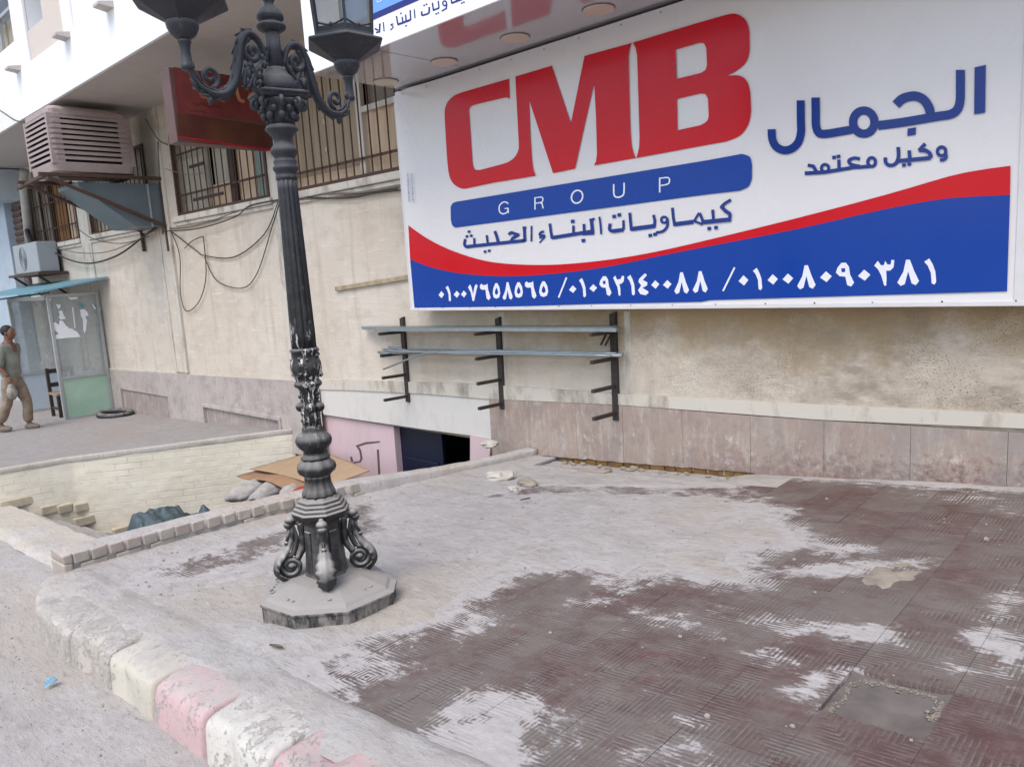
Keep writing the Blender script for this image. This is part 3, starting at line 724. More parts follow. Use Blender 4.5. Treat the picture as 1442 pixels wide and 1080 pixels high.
# left dado with two blind recesses
p1, p2 = wp(290, 572), wp(398, 604); r1, r2 = wp(182, 557), wp(243, 588)
rec = [(p1.x, p2.x, g(-10.5) - .2, p1.z + .0), (r1.x - .3, r2.x, g(-13.5) - .2, r2.z + .36)]
m = MB(); top = lambda x: float(np.interp(x, [-16, -15.3, -9, -8.3], [-1.47, -1.465, -1.30, -1.29])) + Z
for a, b in [(-24, rec[1][0]), (rec[1][0], rec[1][1]), (rec[1][1], rec[0][0]), (rec[0][0], rec[0][1]), (rec[0][1], -8.22)]:
    h = [r for r in rec if abs(r[0] - a) < 1e-6]; lo = h[0][3] if h else None
    n = 6
    for k in range(n):
        x0 = a + (b - a) * k / n; x1 = a + (b - a) * (k + 1) / n; y = WALL - .035
        l0, l1 = (lo, lo) if h else (-1.685 + Z - .6, -1.685 + Z - .6)
        m.add([(x0, y, l0), (x1, y, l1), (x1, y, top(x1)), (x0, y, top(x0)), (x0, WALL, l0), (x1, WALL, l1)], [(0, 1, 2, 3), (0, 4, 5, 1)])
    if h: m.add([(a, WALL - .035, l0 - .6), (a, WALL - .035, lo), (a, WALL + .001, lo), (a, WALL + .001, l0 - .6)], [(0, 1, 2, 3)]); m.add([(b, WALL - .035, l0 - .6), (b, WALL - .035, lo), (b, WALL + .001, lo), (b, WALL + .001, l0 - .6)], [(0, 1, 2, 3)])
m.build('grey_dado', DADOL, B)
REC = m_dado('recess_shade_render', srgb('8b807c'), srgb('9b918d'), False)  # darker copy of the dado render, shade of the recesses painted in
for i, r in enumerate(rec): box('blind_recess', (r[0], WALL - .006, r[2] - .4), (r[1], WALL - .004, r[3]), REC, B)
m = MB(); fr = MB()
a, b, lo, hi = rec[0]
for (u0, u1, v0, v1) in [(a - .05, b + .05, hi, hi + .05), (a - .05, a, lo - .4, hi), (b, b + .05, lo - .4, hi)]: fr.box((u0, WALL - .055, v0), (u1, WALL - .03, v1))
fr.build('recess_frame', DADOL, B, bevel=.006)
def pil(x0, x1, z0, z1, pr, mat=WHITEB, name='pilaster'): box(name, (x0, WALL - pr, z0 + Z), (x1, WALL + .01, z1 + Z), mat, B, bevel=.008)
pil(-12.42, -11.95, -1.36, 1.0, .03, PL); pil(-12.36, -12.31, -1.36, 1.0, .045, WHITEB); pil(-12.02, -11.93, -1.36, 2.69, .045, WHITEB)
pil(-8.86, -8.62, -1.24, 2.69, .03, WHITEB); pil(-15.85, -15.38, -1.4, 2.3, .03, WHITEB)
pil(-5.06, -4.98, -1.18, -.42, .004, WHITEB, 'plaster_seam'); pil(-3.62, -3.56, -1.16, -.42, .004, WHITEB, 'plaster_seam')
# window sills
for (a, b, z, c) in [(-11.75, -8.86, 1.0, WHITEB), (-8.62, -6.05, 1.0, WHITEB), (-18.9, -15.85, .97, WHITEB), (-15.38, -12.5, .99, WHITEB)]:
    q = MB(); q.box((a, WALL - .07, z - .045 + Z), (b, WALL + .12, z + .04 + Z)); q.box((a, WALL - .035, z - .10 + Z), (b, WALL + .01, z - .047 + Z)); q.build('window_sill', c, B, bevel=.012)
CURT = [simple('curtain_brown', srgb('a8977f'), .9, scale=3, st=(7, 1, .4), c2=srgb('8a7a68')), simple('shutter_grey', srgb('b0a99b'), .9, scale=3, st=(9, 1, .3), c2=srgb('8d8678')),
        simple('curtain_beige', srgb('cdb59a'), .9, scale=3, st=(5, 1, .4), c2=srgb('b09a82')), simple('pane_green_grey', srgb('7d8a82'), .4, scale=3), simple('curtain_orange', srgb('8a6236'), .9, scale=3, st=(2, 1, .3), c2=srgb('6b4a28')), simple('room_dim', srgb('877d73'), .8)]
def window(h, bars, rails, panels, frame=RUST, label=None):
    x0, x1, z0, z1 = h
    f = MB(); fw = .045
    for (a, b, c, d) in [(x0, x0 + fw, z0, z1), (x1 - fw, x1, z0, z1), (x0 + fw, x1 - fw, z0, z0 + fw), (x0 + fw, x1 - fw, z1 - fw, z1)]: f.box((a, WALL - .02, c), (b, WALL + .03, d))
    w = f.build('window', frame, B)
    for i in range(bars):
        x = x0 + fw + (x1 - x0 - 2 * fw) * (i + .5 + random.uniform(-.06, .06)) / bars; t = MB(); t.tube([(x + random.uniform(-.008, .008), WALL - .002, z0 + fw), (x, WALL - .002, z1 - fw)], .009, 6); t.build('bar', frame, w)
    for z in rails: t = MB(); t.box((x0 + fw, WALL + .009, z0 + z), (x1 - fw, WALL + .02, z0 + z + .03)); t.build('rail', frame, w)
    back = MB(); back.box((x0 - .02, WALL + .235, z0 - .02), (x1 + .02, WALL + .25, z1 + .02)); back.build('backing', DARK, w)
    for (a, b, c, d, k, y) in panels:
        a, b = x0 + a * (x1 - x0), x0 + b * (x1 - x0); c, d = z0 + c * (z1 - z0), z0 + d * (z1 - z0)
        q = MB(); q.smooth = True; n = max(4, int((b - a) / .03))
        q.grid(n, 1, lambda u, v: (a + u * (b - a), WALL + y + .010 * math.sin(u * n * 1.35) , c + v * (d - c)))
        q.build('shutter' if k in (1, 5) else ('pane' if k == 3 else 'curtain'), CURT[k] if k < 9 else WHITEB, w)
    return w
w1 = window(WIN[0], 15, [.28, .86], [(0, .36, .0, 1, 1, .12), (.36, .58, .3, 1, 1, .15), (.30, .62, 0, .3, 2, .11), (.62, .80, 0, 1, 2, .13), (.80, .93, 0, 1, 3, .14), (.93, 1, 0, 1, 2, .12)])
box('mullion', (-10.05, WALL + .06, WIN[0][2]), (-9.93, WALL + .1, WIN[0][3]), WOODD, w1); box('mullion', (-10.75, WALL + .05, WIN[0][2]), (-10.71, WALL + .09, WIN[0][3]), WHITEB, w1)
box('rail', (-11.0, WALL - .05, WIN[0][2] + .16), (-10.1, WALL - .03, WIN[0][2] + .20), WOODD, w1); box('rail', (-11.0, WALL - .05, WIN[0][2] + .62), (-10.55, WALL - .03, WIN[0][2] + .66), WOODD, w1)
w2 = window(WIN[1], 14, [.20], [(0, .62, .12, 1, 0, .10), (.0, .62, 0, .12, 2, .1), (.66, 1, 0, .50, 2, .1), (.66, 1, .56, 1, 5, .16)])
box('mullion', (-7.08, WALL + .05, WIN[1][2]), (-6.98, WALL + .1, WIN[1][3]), WHITEB, w2); box('transom', (-6.98, WALL + .05, WIN[1][2] + .70), (-6.2, WALL + .1, WIN[1][2] + .76), WHITEB, w2)
q = strokes('paint_smear', [([(451, 152), (453, 158)], 1.6), ([(455, 168), (457, 176)], 1.4), ([(459, 208), (459, 214)], 1.8)], WALL + .095, WHITEB, w2)
w3 = window(WIN[2], 14, [.3, .8], [(0, .1, 0, 1, 1, .12), (.12, .42, 0, 1, 5, .15), (.42, .7, 0, 1, 4, .1), (.7, 1, 0, 1, 2, .12)])
box('mullion', (-17.55, WALL + .02, WIN[2][2]), (-17.45, WALL + .1, WIN[2][3]), WOODD, w3)
w4 = window(WIN[3], 15, [.25], [(0, .06, 0, 1, 0, .1), (.06, .5, 0, 1, 1, .12), (.5, 1, 0, 1, 5, .15)])
# canopy slab and the storey above
m = MB(); m.box((-30, 3.9, 2.685 + Z), (10, WALL + .3, 2.90 + Z)); m.build('canopy_soffit', SOFF, B)
box('canopy_fascia', (-30, 3.86, 2.665 + Z), (10, 3.899, 3.32 + Z), CANW, B)
hU = [hz(-12.88, -12.2, 3.77, 4.6), hz(-15.6, -13.6, 3.8, 5.3), hz(-19.5, -17.3, 3.8, 5.3), hz(-7, -5, 3.9, 5.3), hz(-3, -1, 3.9, 5.3)]
m = MB(); holed(m, -30, 10, 3.32 + Z, 9.0 + Z, 3.91, hU, .25); m.build('upper_wall', CANW, B)
box('upper_ledge', (-30, 3.8605, 3.3205 + Z), (10, 3.909, 3.335 + Z), CANW, B)
m = MB(); holed(m, -12.9, -11.45, 3.345 + Z, 6.2 + Z, 3.903, [hU[0]], .01); m.build('beige_panel', CANB, B)
for (a, b) in [(-13.25, -12.92), (-11.42, -11.1)]: box('pilaster', (a, 3.875, 3.34 + Z), (b, 3.912, 9 + Z), CANW, B, bevel=.01)
for h in hU: box('window_back', (h[0] - .05, 4.17, h[2] - .05), (h[1] + .05, 4.2, h[3] + .05), simple('dim_window', srgb('5e646c'), .35), B)
uw = MB(); h = hU[1]
for (a, b, c, d) in [(h[1] - .06, h[1], h[2], h[3]), (h[0], h[0] + .05, h[2], h[3]), (h[0], h[1], h[2] + .55, h[2] + .60), (h[0], h[1], h[2], h[2] + .05), (-14.6, -14.55, h[2], h[3])]: uw.box((a, 4.0, c), (b, 4.05, d))
uwo = uw.build('window', ALU, B)
q = MB(); q.smooth = True; q.grid(40, 1, lambda u, v: (h[0] + u * (h[1] - h[0]), 4.12 + .012 * math.sin(u * 60), h[2] + v * .55)); q.build('curtain', CURT[1], uwo)
for x, z in [(-13.42, 3.36), (-11.25, 3.31), (-9.76, 3.29), (-7.9, 3.29), (-6.1, 3.29), (-15.3, 3.36)]:
    q = MB(); q.hexa([(x - .09, 3.70, z + Z - .03), (x + .09, 3.70, z + Z - .03), (x + .11, 3.87, z + Z - .05), (x - .11, 3.87, z + Z - .05)], [(x - .09, 3.70, z + Z + .0), (x + .09, 3.70, z + Z + .0), (x + .11, 3.87, z + Z + .03), (x - .11, 3.87, z + Z + .03)]); q.build('drain_spout', SOFF, B)
box('roof_mass', (-30, 4.3, 2.95 + Z), (10, 12, 9.2 + Z), CANW, B)
for a in (-30, 9.9): box('end_wall', (a, WALL + .3, -4), (a + .1, 12, 2.95 + Z), PL, B)
# pale blue wing at the far left
BL = simple('pale_blue_render', srgb('a9b7c4'), .9, var=.08, scale=2); WG = empty('blue_wing', (-21, 5, -2), label='pale blue rendered wing with a projecting beam at the far left', cat='building wing')
box('wing_wall', (-30, 4.95, -4), (-19.62, 5.18, 2.68 + Z), BL, WG); box('beam', (-30, 4.6, 2.02 + Z), (-18.95, 5.17, 2.66 + Z), simple('pale_blue_beam', srgb('b9c3cc'), .9, var=.06), WG, bevel=.01)
lou = MB(); lou.box((-19.6, 5.10, .75 + Z), (-18.95, 5.19, 2.0 + Z)); lo_ = lou.build('louvre_window', simple('louvre_brown', srgb('6d615a'), .8), WG)
for i in range(9): box('slat', (-19.57, 5.07, .8 + Z + i * .13), (-18.98, 5.12, .86 + Z + i * .13), RUST, lo_)
# ================================================================ the big shop sign
WH = m_print('banner_white', (.70, .68, .695)); RED = m_print('print_red', (.55, .0, .012)); BLU = m_print('print_blue', (.002, .045, .30)); INK = m_print('print_dark_blue', (.008, .035, .22)); PW = m_print('print_white', (.74, .75, .82))
FRW = simple('white_lightbox_frame', srgb('d6d4d6'), .4, var=.04)
SY = 4.95
S = empty('shop_sign', (-2.9, SY, .7 + Z), label='large white, red and blue printed shop sign reading CMB GROUP with Arabic writing', cat='sign')
box('lightbox', (-6.03, SY + .012, -.375 + Z), (1.6, 5.2, 1.725 + Z), FRW, S)
q = MB(); q.box((-6.04, SY - .012, -.385 + Z), (1.61, SY + .03, -.355 + Z)); q.box((-6.045, SY - .004, -.372 + Z), (-6.02, SY + .03, 1.70 + Z)); q.box((-.86, SY - .008, -.372 + Z), (-.80, SY + .0, 1.72 + Z)); q.build('sign_frame', FRW, S, bevel=.004)
def ban(u, v):
    x = -6.02 + u * 7.6; z = -.375 + v * 2.10 + Z; y = SY
    r = math.hypot(x + 6.02, z - (1.72 + Z)) + .03; th = math.atan2(1.75 + Z - z, x + 6.03)
    k = max(0, 1 - max(0, (x + 5.72)) / .22) if x > -5.72 else 1
    y -= .016 * k * min(1, r / .12) * math.exp(-r / .75) * (abs(math.sin(th * 9.0 + .6)) ** 1.5 + .4 * math.sin(th * 23))
    y += .004 * noise.noise(Vector((x * 1.5, z * 1.5, 0)))
    return (x, y, z)
m = MB(); m.smooth = True; m.grid(420, 90, ban); m.build('banner', WH, S)
def pxpoly(name, loops, Y, mat, parent, plane=wp):
    fl = [p for L in loops for p in L]
    tri = tessellate_polygon([[Vector((p[0], p[1], 0)) for p in L] for L in loops])
    mb = MB(); mb.add([plane(p[0], p[1], Y) for p in fl], [tuple(t) for t in tri if len(set(t)) == 3]); return mb.build(name, mat, parent)
def cv(ox, oy, s): return lambda x, y: (ox + x * s, oy + y * s)
def cur(P, n=5): return [(p.x, p.y) for p in smooth([Vector((a, b, 0)) for a, b in P], n)]
PY = SY - .0075
cA = cv(620, 10, .25); cE = cv(860, 10, 220 / 1080); z1c = cv(540, 0, 460 / 1442)
spl = [cE(*p) for p in [(145, 250), (130, 290), (122, 345), (128, 600), (137, 860), (145, 960), (158, 1008), (174, 1045)]]
spr = [cE(*p) for p in [(152, 248), (172, 285), (182, 335), (190, 600), (199, 900), (196, 970), (188, 1005), (177, 1045)]]
CM = [cA(422, 393), cA(628, 332), cA(735, 655), cA(812, 277)] + spl + [z1c(929, 731), z1c(938, 712), z1c(942, 680), z1c(938, 520), z1c(930, 365), z1c(845, 745), z1c(748, 765), z1c(642, 440)]
CM += [z1c(648, 600), z1c(655, 710), z1c(661, 750), cA(537, 951), cA(300, 990)] + cur([cA(170, 1018), cA(125, 1024), cA(88, 1008), cA(62, 980), cA(46, 930), cA(36, 830)]) + cur([cA(24, 620), cA(26, 575), cA(42, 535), cA(75, 502), cA(118, 483)]) + [cA(387, 405), cA(390, 520)]
CM += cur([cA(388, 518), cA(372, 511), cA(335, 518)], 3) + cur([cA(200, 550), cA(174, 560), cA(162, 578), cA(163, 610)], 4) + cur([cA(180, 860), cA(186, 900), cA(198, 917), cA(225, 918)], 4) + cur([cA(340, 888), cA(385, 872), cA(420, 845), cA(440, 805), cA(442, 770)], 4)
pxpoly('letter', [CM], PY, RED, S)
Bo = spr[::-1] + [cE(600, 112), cE(790, 58)] + cur([cE(800, 55), cE(860, 48), cE(915, 75), cE(948, 125), cE(958, 180)], 5) + cur([cE(960, 290), cE(950, 350), cE(920, 402), cE(860, 448), cE(795, 480)], 5) + cur([cE(800, 479), cE(870, 473), cE(920, 492), cE(950, 535), cE(965, 600)], 5) + cur([cE(970, 720), cE(955, 800), cE(918, 865), cE(865, 905), cE(790, 932)], 5)
h1 = [cE(448, 297), cE(600, 253)] + cur([cE(610, 250), cE(642, 252), cE(660, 285)], 4) + cur([cE(665, 395), cE(655, 435), cE(620, 458)], 4) + [cE(455, 498)]
h2 = [cE(457, 637), cE(600, 604)] + cur([cE(615, 600), cE(655, 605), cE(672, 640)], 4) + cur([cE(677, 750), cE(665, 790), cE(620, 818)], 4) + [cE(463, 853)]
pxpoly('letter', [Bo, h1, h2], PY, RED, S)
c1 = cv(600, 270, 230 / 1442); c2 = cv(820, 260, 230 / 1442); c3 = cv(560, 200, 440 / 1442); c4 = cv(1000, 200, 442 / 1442); c0 = cv(1000, 0, 442 / 1442)
bar = cur([c1(266, 90), c1(235, 103), c1(216, 135)], 4) + cur([c1(218, 250), c1(232, 300), c1(262, 318)], 4) + [c4(0, 240), c4(120, 226)] + cur([c4(135, 224), c4(175, 205), c4(191, 170)], 4) + cur([c0(192, 760), c0(182, 722), c0(145, 708)], 4) + [c0(0, 735)]
pxpoly('logo_bar', [bar], PY, BLU, S)
top = [c3(*p) for p in [(49, 385), (120, 436), (200, 480), (300, 520), (400, 548), (500, 562), (650, 568), (800, 562), (1000, 540), (1200, 505)]] + [c4(*p) for p in [(0, 448), (400, 350), (800, 245), (1100, 158), (1250, 128), (1380, 110)]]
mid = [c3(*p) for p in [(57, 540), (120, 567), (200, 590), (300, 608), (450, 619), (600, 617), (800, 600), (1000, 570), (1200, 528)]] + [c4(*p) for p in [(0, 478), (400, 400), (800, 310), (1050, 265), (1200, 252), (1378, 243)]]
mid_s = cur(mid, 3); top_s = cur(top, 3)
pxpoly('red_swoosh', [top_s + mid_s[::-1]], PY, RED, S)
botm = [c3(78, 775), c3(400, 763), c3(900, 748), c3(1400, 738), c4(0, 727), c4(700, 706), c4(1364, 686)]
pxpoly('blue_field', [mid_s + botm[::-1]], PY + .0004, BLU, S)
# numerals (shapes in a unit box, y down)
DG = {'0': [[(.5, 0), (1, .48), (.55, 1), (0, .55)]],
 '1': [[(.0, .12), (.42, 0), (.7, .22), (.92, .5), (1, .9), (.85, 1), (.62, .95), (.55, .55), (.3, .28)]],
 '7': [[(0, .16), (.22, 0), (.36, .16), (.53, .6), (.68, .14), (.82, 0), (1, .08), (.82, .5), (.64, 1), (.48, 1), (.3, .5)]],
 '8': [[(.4, 0), (.58, 0), (.78, .45), (1, .84), (.85, 1), (.66, .92), (.5, .45), (.34, .94), (.15, 1), (0, .86), (.28, .45)]],
 '6': [[(0, .1), (.14, 0), (.3, .09), (.6, .07), (.7, .0), (.78, .4), (1, .84), (.82, 1), (.62, .88), (.52, .36), (.2, .36), (.02, .28)]],
 '5': [[(.35, 0), (.62, 0), (.9, .3), (1, .66), (.86, .92), (.5, 1), (.15, .92), (0, .66), (.1, .3)], [(.5, .27), (.68, .48), (.72, .66), (.5, .76), (.28, .66), (.32, .46)]],
 '9': [[(.08, .2), (.3, 0), (.55, 0), (.72, .18), (.78, .5), (1, .84), (.84, 1), (.62, .93), (.52, .58), (.2, .55), (0, .4)], [(.28, .24), (.5, .22), (.52, .38), (.32, .4)]],
 '2': [[(0, .1), (.2, 0), (.35, .2), (.68, .18), (.8, .02), (1, .05), (.95, .3), (.75, .42), (.56, .42), (.66, .7), (.66, 1), (.5, 1), (.4, .6), (.2, .35)]],
 '3': [[(0, .2), (.18, .02), (.34, .2), (.48, .2), (.55, .03), (.66, .18), (.82, .18), (.86, 0), (1, .02), (.97, .3), (.8, .42), (.6, .42), (.62, .7), (.6, 1), (.5, 1), (.35, .6), (.2, .36)]],
 '4': [[(.66, 0), (.84, .08), (.46, .3), (.9, .42), (.84, .56), (.42, .66), (.95, .82), (1, .9), (.72, 1), (.22, .94), (0, .76), (.3, .54), (.04, .38), (.1, .24)]]}
def glyph(ch, bx, c, shear=0):
    x0, y0, x1, y1 = bx; out = []
    for L in DG[ch]:
        out.append([c(x0 + u * (x1 - x0), y0 + v * (y1 - y0) + shear * (u - .5) * (x1 - x0)) for u, v in L])
    pxpoly('numeral', out, PY - .0004, PW, S)
D1 = [('0', (110, 878, 160, 940)), ('1', (172, 830, 220, 970)), ('0', (243, 875, 297, 937)), ('0', (308, 872, 358, 935)), ('7', (370, 818, 455, 965)), ('6', (475, 812, 570, 960)), ('5', (588, 808, 655, 945)), ('8', (675, 800, 765, 955)), ('5', (780, 800, 855, 938)), ('6', (872, 790, 975, 948)), ('5', (998, 792, 1078, 930)), ('0', (1262, 828, 1328, 895)), ('1', (1350, 762, 1412, 935))]
D2 = [('0', (62, 880, 130, 948)), ('9', (150, 810, 258, 985)), ('2', (272, 803, 370, 980)), ('1', (395, 797, 465, 980)), ('4', (492, 785, 585, 978)), ('0', (608, 845, 680, 920)), ('0', (712, 843, 788, 920)), ('8', (812, 775, 942, 965)), ('8', (975, 765, 1108, 955))]
D3 = [('0', (165, 238, 222, 298)), ('1', (248, 195, 302, 325)), ('0', (333, 232, 393, 292)), ('0', (420, 228, 482, 287)), ('8', (505, 180, 612, 318)), ('0', (638, 215, 706, 278)), ('9', (730, 165, 835, 305)), ('0', (858, 205, 930, 270)), ('3', (952, 150, 1068, 298)), ('8', (1086, 148, 1212, 298)), ('1', (1242, 140, 1312, 293))]
c7 = cv(1000, 330, 350 / 1442)
for DD, c in ((D1, c1), (D2, c2), (D3, c7)):
    for ch, bx in DD: glyph(ch, bx, c, -.04)
strokes('slash', [([c1(1170, 935), c1(1240, 758)], 2.2)], PY - .0004, PW, S); strokes('slash', [([c2(1242, 940), c2(1345, 732)], 2.4)], PY - .0004, PW, S)
def ring(cx, cy, rx, ry, w, n=22, a0=0, a1=360): return ([(cx + rx * math.cos(R(a0 + (a1 - a0) * i / n)), cy + ry * math.sin(R(a0 + (a1 - a0) * i / n))) for i in range(n + 1)], w)
def mp(Sx, c, s): return [([c(*p) for p in (cur(P, 4) if len(P) > 3 else P)], w * s) for P, w in Sx]
def dots(L, r): return [([(x - r * .75, y + .1 * r), (x + r * .75, y - .1 * r)], r * 1.35) for x, y in L]
s1 = 230 / 1442
sl1 = [([(345, 418), (338, 465), (352, 486), (375, 490)], 24), ([(355, 487), (868, 432)], 30), ([(424, 410), (426, 478)], 20), ([(534, 385), (545, 465)], 20), ([(606, 348), (624, 400), (640, 458)], 26), ([(728, 380), (752, 362), (782, 372), (822, 384)], 26), ([(812, 384), (766, 408), (740, 450)], 26), ([(865, 308), (872, 440)], 26), ([(850, 320), (884, 316)], 18), ([(930, 302), (928, 440)], 15),
       ([(1040, 352), (1010, 362), (1005, 385), (1050, 388)], 20), ([(1050, 388), (1000, 410)], 20), ([(1050, 400), (1000, 452)], 12), ([(1092, 282), (1100, 350), (1112, 415)], 24), ([(1108, 408), (1460, 352)], 32), ([(1300, 300), (1300, 385)], 22), ([(1392, 285), (1396, 370)], 24)] + dots([(378, 354), (360, 396), (398, 390), (520, 530), (556, 522)], 16) + dots([(1294, 263), (1388, 432)], 22)
strokes('slogan_text', mp(sl1, c1, s1), PY - .0004, INK, S)
sl2 = [([(0, 432), (100, 425)], 36), ([(78, 300), (92, 440)], 30), ([(62, 318), (108, 300)], 18), ([(150, 285), (160, 360), (166, 438)], 18), ([(245, 345), (240, 395), (262, 412), (300, 412)], 28), ([(262, 412), (362, 400)], 34), ([(362, 315), (364, 400)], 22), ([(418, 250), (425, 330), (432, 405)], 26), ([(428, 394), (642, 366)], 38), ([(628, 268), (640, 320), (635, 375)], 26),
       ring(722, 312, 26, 26, 22), ([(748, 300), (752, 360), (715, 410), (650, 425)], 24), ([(795, 205), (803, 290), (815, 365)], 26), ([(810, 352), (980, 330)], 38), ([(985, 325), (1030, 250)], 20), ([(1035, 252), (1075, 345)], 26), ([(985, 322), (1060, 352)], 20), ([(1050, 335), (1312, 308)], 38), ([(1150, 222), (1158, 320)], 26), ([(1312, 135), (1260, 165), (1225, 198)], 26), ([(1222, 190), (1262, 232), (1305, 262)], 32), ([(1305, 255), (1300, 320)], 28)] + dots([(280, 282), (326, 268), (600, 450), (642, 440), (1120, 388), (1180, 380)], 22)
strokes('slogan_text', mp(sl2, c2, s1), PY - .0004, INK, S)
cJ = cv(1060, 80, 340 / 1442); sJ = 340 / 1442
nm = [([(1240, 80), (1240, 180), (1238, 265), (1220, 318), (1180, 345), (1100, 358), (900, 392), (748, 412)], 54), ring(663, 392, 64, 69, 50, 26), ([(375, 245), (376, 340), (378, 415), (395, 455), (430, 462), (500, 452), (592, 436)], 50), ([(286, 262), (287, 380), (288, 450), (272, 510), (235, 548), (188, 560), (142, 540), (117, 495), (112, 434)], 48), ([(855, 288), (890, 255), (930, 240), (975, 237), (1020, 258), (1050, 300), (1062, 345)], 56)]
o = strokes('name_text', mp(nm, cJ, sJ), PY - .0004, INK, S)
pxpoly('name_text', [[cJ(1325, 65), cJ(1392, 50), cJ(1388, 335), cJ(1322, 345)]], PY - .0004, INK, S); pxpoly('name_text', [[cJ(925, 430), cJ(975, 422), cJ(973, 467), cJ(923, 475)]], PY - .0004, INK, S)
sb = [ring(1128, 566, 25, 26, 20), ([(1152, 580), (1155, 600), (1140, 615), (1118, 618)], 20), ([(1030, 520), (992, 562)], 22), ([(992, 560), (1030, 560), (1058, 580), (1062, 606)], 24), ([(1062, 605), (862, 624)], 24), ([(934, 560), (938, 610)], 22), ([(868, 540), (870, 600), (852, 640), (818, 650), (794, 632), (792, 602)], 22), ring(710, 630, 23, 26, 20), ([(700, 655), (640, 660), (585, 662)], 22), ([(640, 612), (605, 606), (574, 622), (590, 645), (640, 655)], 20), ([(600, 662), (430, 690), (310, 697)], 22), ([(514, 615), (516, 668)], 20), ring(432, 666, 22, 22, 18), ([(328, 648), (362, 655), (382, 690)], 20)] + dots([(486, 602), (512, 596), (903, 648), (935, 642)], 15)
strokes('name_text', mp(sb, cJ, sJ), PY - .0004, INK, S)
# G R O U P
GL = {'G': [([(.95, .2), (.7, .02), (.4, .02), (.12, .2), (.04, .5), (.14, .82), (.45, .98), (.78, .92), (.93, .72), (.93, .56)], .12), ([(.93, .56), (.58, .56)], .1), ([(.94, .56), (.96, .98)], .1)],
      'R': [([(.08, 1), (.08, 0)], .13), ([(.08, .05), (.6, .05)], .1), ([(.55, .05), (.8, .08), (.9, .26), (.8, .46), (.55, .5)], .12), ([(.6, .5), (.08, .5)], .1), ([(.58, .5), (.8, .58), (.86, .8), (.92, 1)], .13)],
      'O': [([(.5 + .45 * math.cos(R(a)), .5 + .47 * math.sin(R(a))) for a in range(0, 361, 20)], .12)],
      'U': [([(.06, 0), (.06, .55), (.14, .85), (.5, .97), (.86, .85), (.94, .55), (.94, 0)], .13)],
      'P': [([(.08, 1), (.08, 0)], .13), ([(.08, .05), (.6, .05)], .1), ([(.55, .05), (.85, .1), (.94, .28), (.85, .48), (.55, .54)], .12), ([(.6, .54), (.08, .54)], .1)]}
for ch, bx in [('G', (466, 278, 513, 333)), ('R', (630, 253, 675, 310)), ('O', (799, 222, 857, 285)), ('U', (994, 192, 1048, 258)), ('P', (1205, 162, 1258, 231))]:
    x0, y0, x1, y1 = bx; w = (x1 - x0)
    strokes('letter', [([c3(x0 + u * w, y0 + v * (y1 - y0) - .14 * (u - .5) * w) for u, v in (cur(P, 3) if len(P) > 3 and ch != 'O' else P)], t * w * 440 / 1442) for P, t in GL[ch]], PY - .0004, PW, S)
tiny = []
for col, x0 in enumerate((574, 579.5)):
    y = 245
    while y < 284:
        h = random.uniform(.8, 2.2); tiny.append(([(x0 + (y - 245) * .05 - 1, y), (x0 + (y - 245) * .05 + 1, y + h * .3)], .8)); y += h + .7
for k in range(15):
    for zc in (-.355, 1.70):
        q = MB(); q.ball((-5.9 + k * .36 + random.uniform(-.02, .02), SY - .013, zc + Z - .008 * (zc > 0)), .006, 6, 4, (1, .4, 1)); q.build('screw', RUST if random.random() < .5 else ZINC, S)
strokes('small_print', tiny, SY - .022, INK, S)

# ================================================================ upper fascia sign with its soffit
FZ = 1.745 + Z; FY = 3.94
F = empty('fascia_sign', (-2, FY, FZ), label='projecting white and light blue shop fascia with Arabic writing and a glossy underside', cat='sign')
SOP = NT('glossy_panel'); SOP.col((.36, .35, .37), .16); SOP.b.inputs['Coat Weight'].default_value = 1; SOP.b.inputs['Coat Roughness'].default_value = .05; SOP.b.inputs['IOR'].default_value = 1.6; SOP.b.inputs['Metallic'].default_value = .05; SOP = SOP.m
box('soffit_panel', (-5.95, FY + .02, FZ), (2.5, 5.195, FZ + .02), SOP, F)
box('fascia_body', (-5.95, FY + .02, FZ + .0201), (2.5, 5.19, 2.66 + Z), FRW, F)
FW = m_print('fascia_white', (.85, .86, .90), .3); FB = m_print('fascia_light_blue', srgb('6fa0dc'), .3); FN = m_print('fascia_navy', srgb('2c2f78'), .3)
box('fascia_panel', (-5.95, FY, FZ - .004), (2.5, FY + .018, FZ + .24), FW, F); box('fascia_stripe', (-5.40, FY - .003, FZ + .205), (2.5, FY - .0005, FZ + .25), FN, F); box('fascia_panel', (-5.95, FY, FZ + .2402), (-5.4, FY + .018, 2.62 + Z), FW, F); box('fascia_panel', (-5.3998, FY, FZ + .2402), (2.5, FY + .018, 2.62 + Z), FB, F)
box('panel_joint', (-5.02, FY + .02, FZ - .001), (-5.015, 4.94, FZ), JOINT, F)
c6 = cv(510, 0, 170 / 1442)
fs = [([(212, 285), (206, 385), (165, 395)], 22), ([(252, 270), (262, 380)], 15), ([(150, 345), (192, 368)], 20), ([(375, 290), (342, 300), (370, 325), (335, 365)], 14), ([(408, 195), (418, 250), (428, 305)], 18), ([(424, 298), (580, 240)], 24), ([(478, 205), (485, 270)], 18), ([(518, 178), (525, 250)], 18), ([(572, 125), (580, 240)], 18), ([(622, 115), (630, 222)], 15),
      ([(712, 140), (712, 185), (740, 182), (795, 158), (800, 88)], 20), ([(838, 38), (852, 135)], 18), ([(850, 128), (920, 100)], 22), ([(908, 15), (918, 100)], 18), ring(985, 45, 22, 28, 18), ([(1010, 55), (1004, 105), (950, 138)], 18), ([(1060, -20), (1070, 48)], 18), ([(1066, 42), (1200, -8)], 22), ([(1120, -30), (1128, 20)], 18)] + dots([(462, 165), (525, 315), (740, 70), (768, 56), (885, 170), (910, 160), (1190, 42), (1215, 32)], 14)
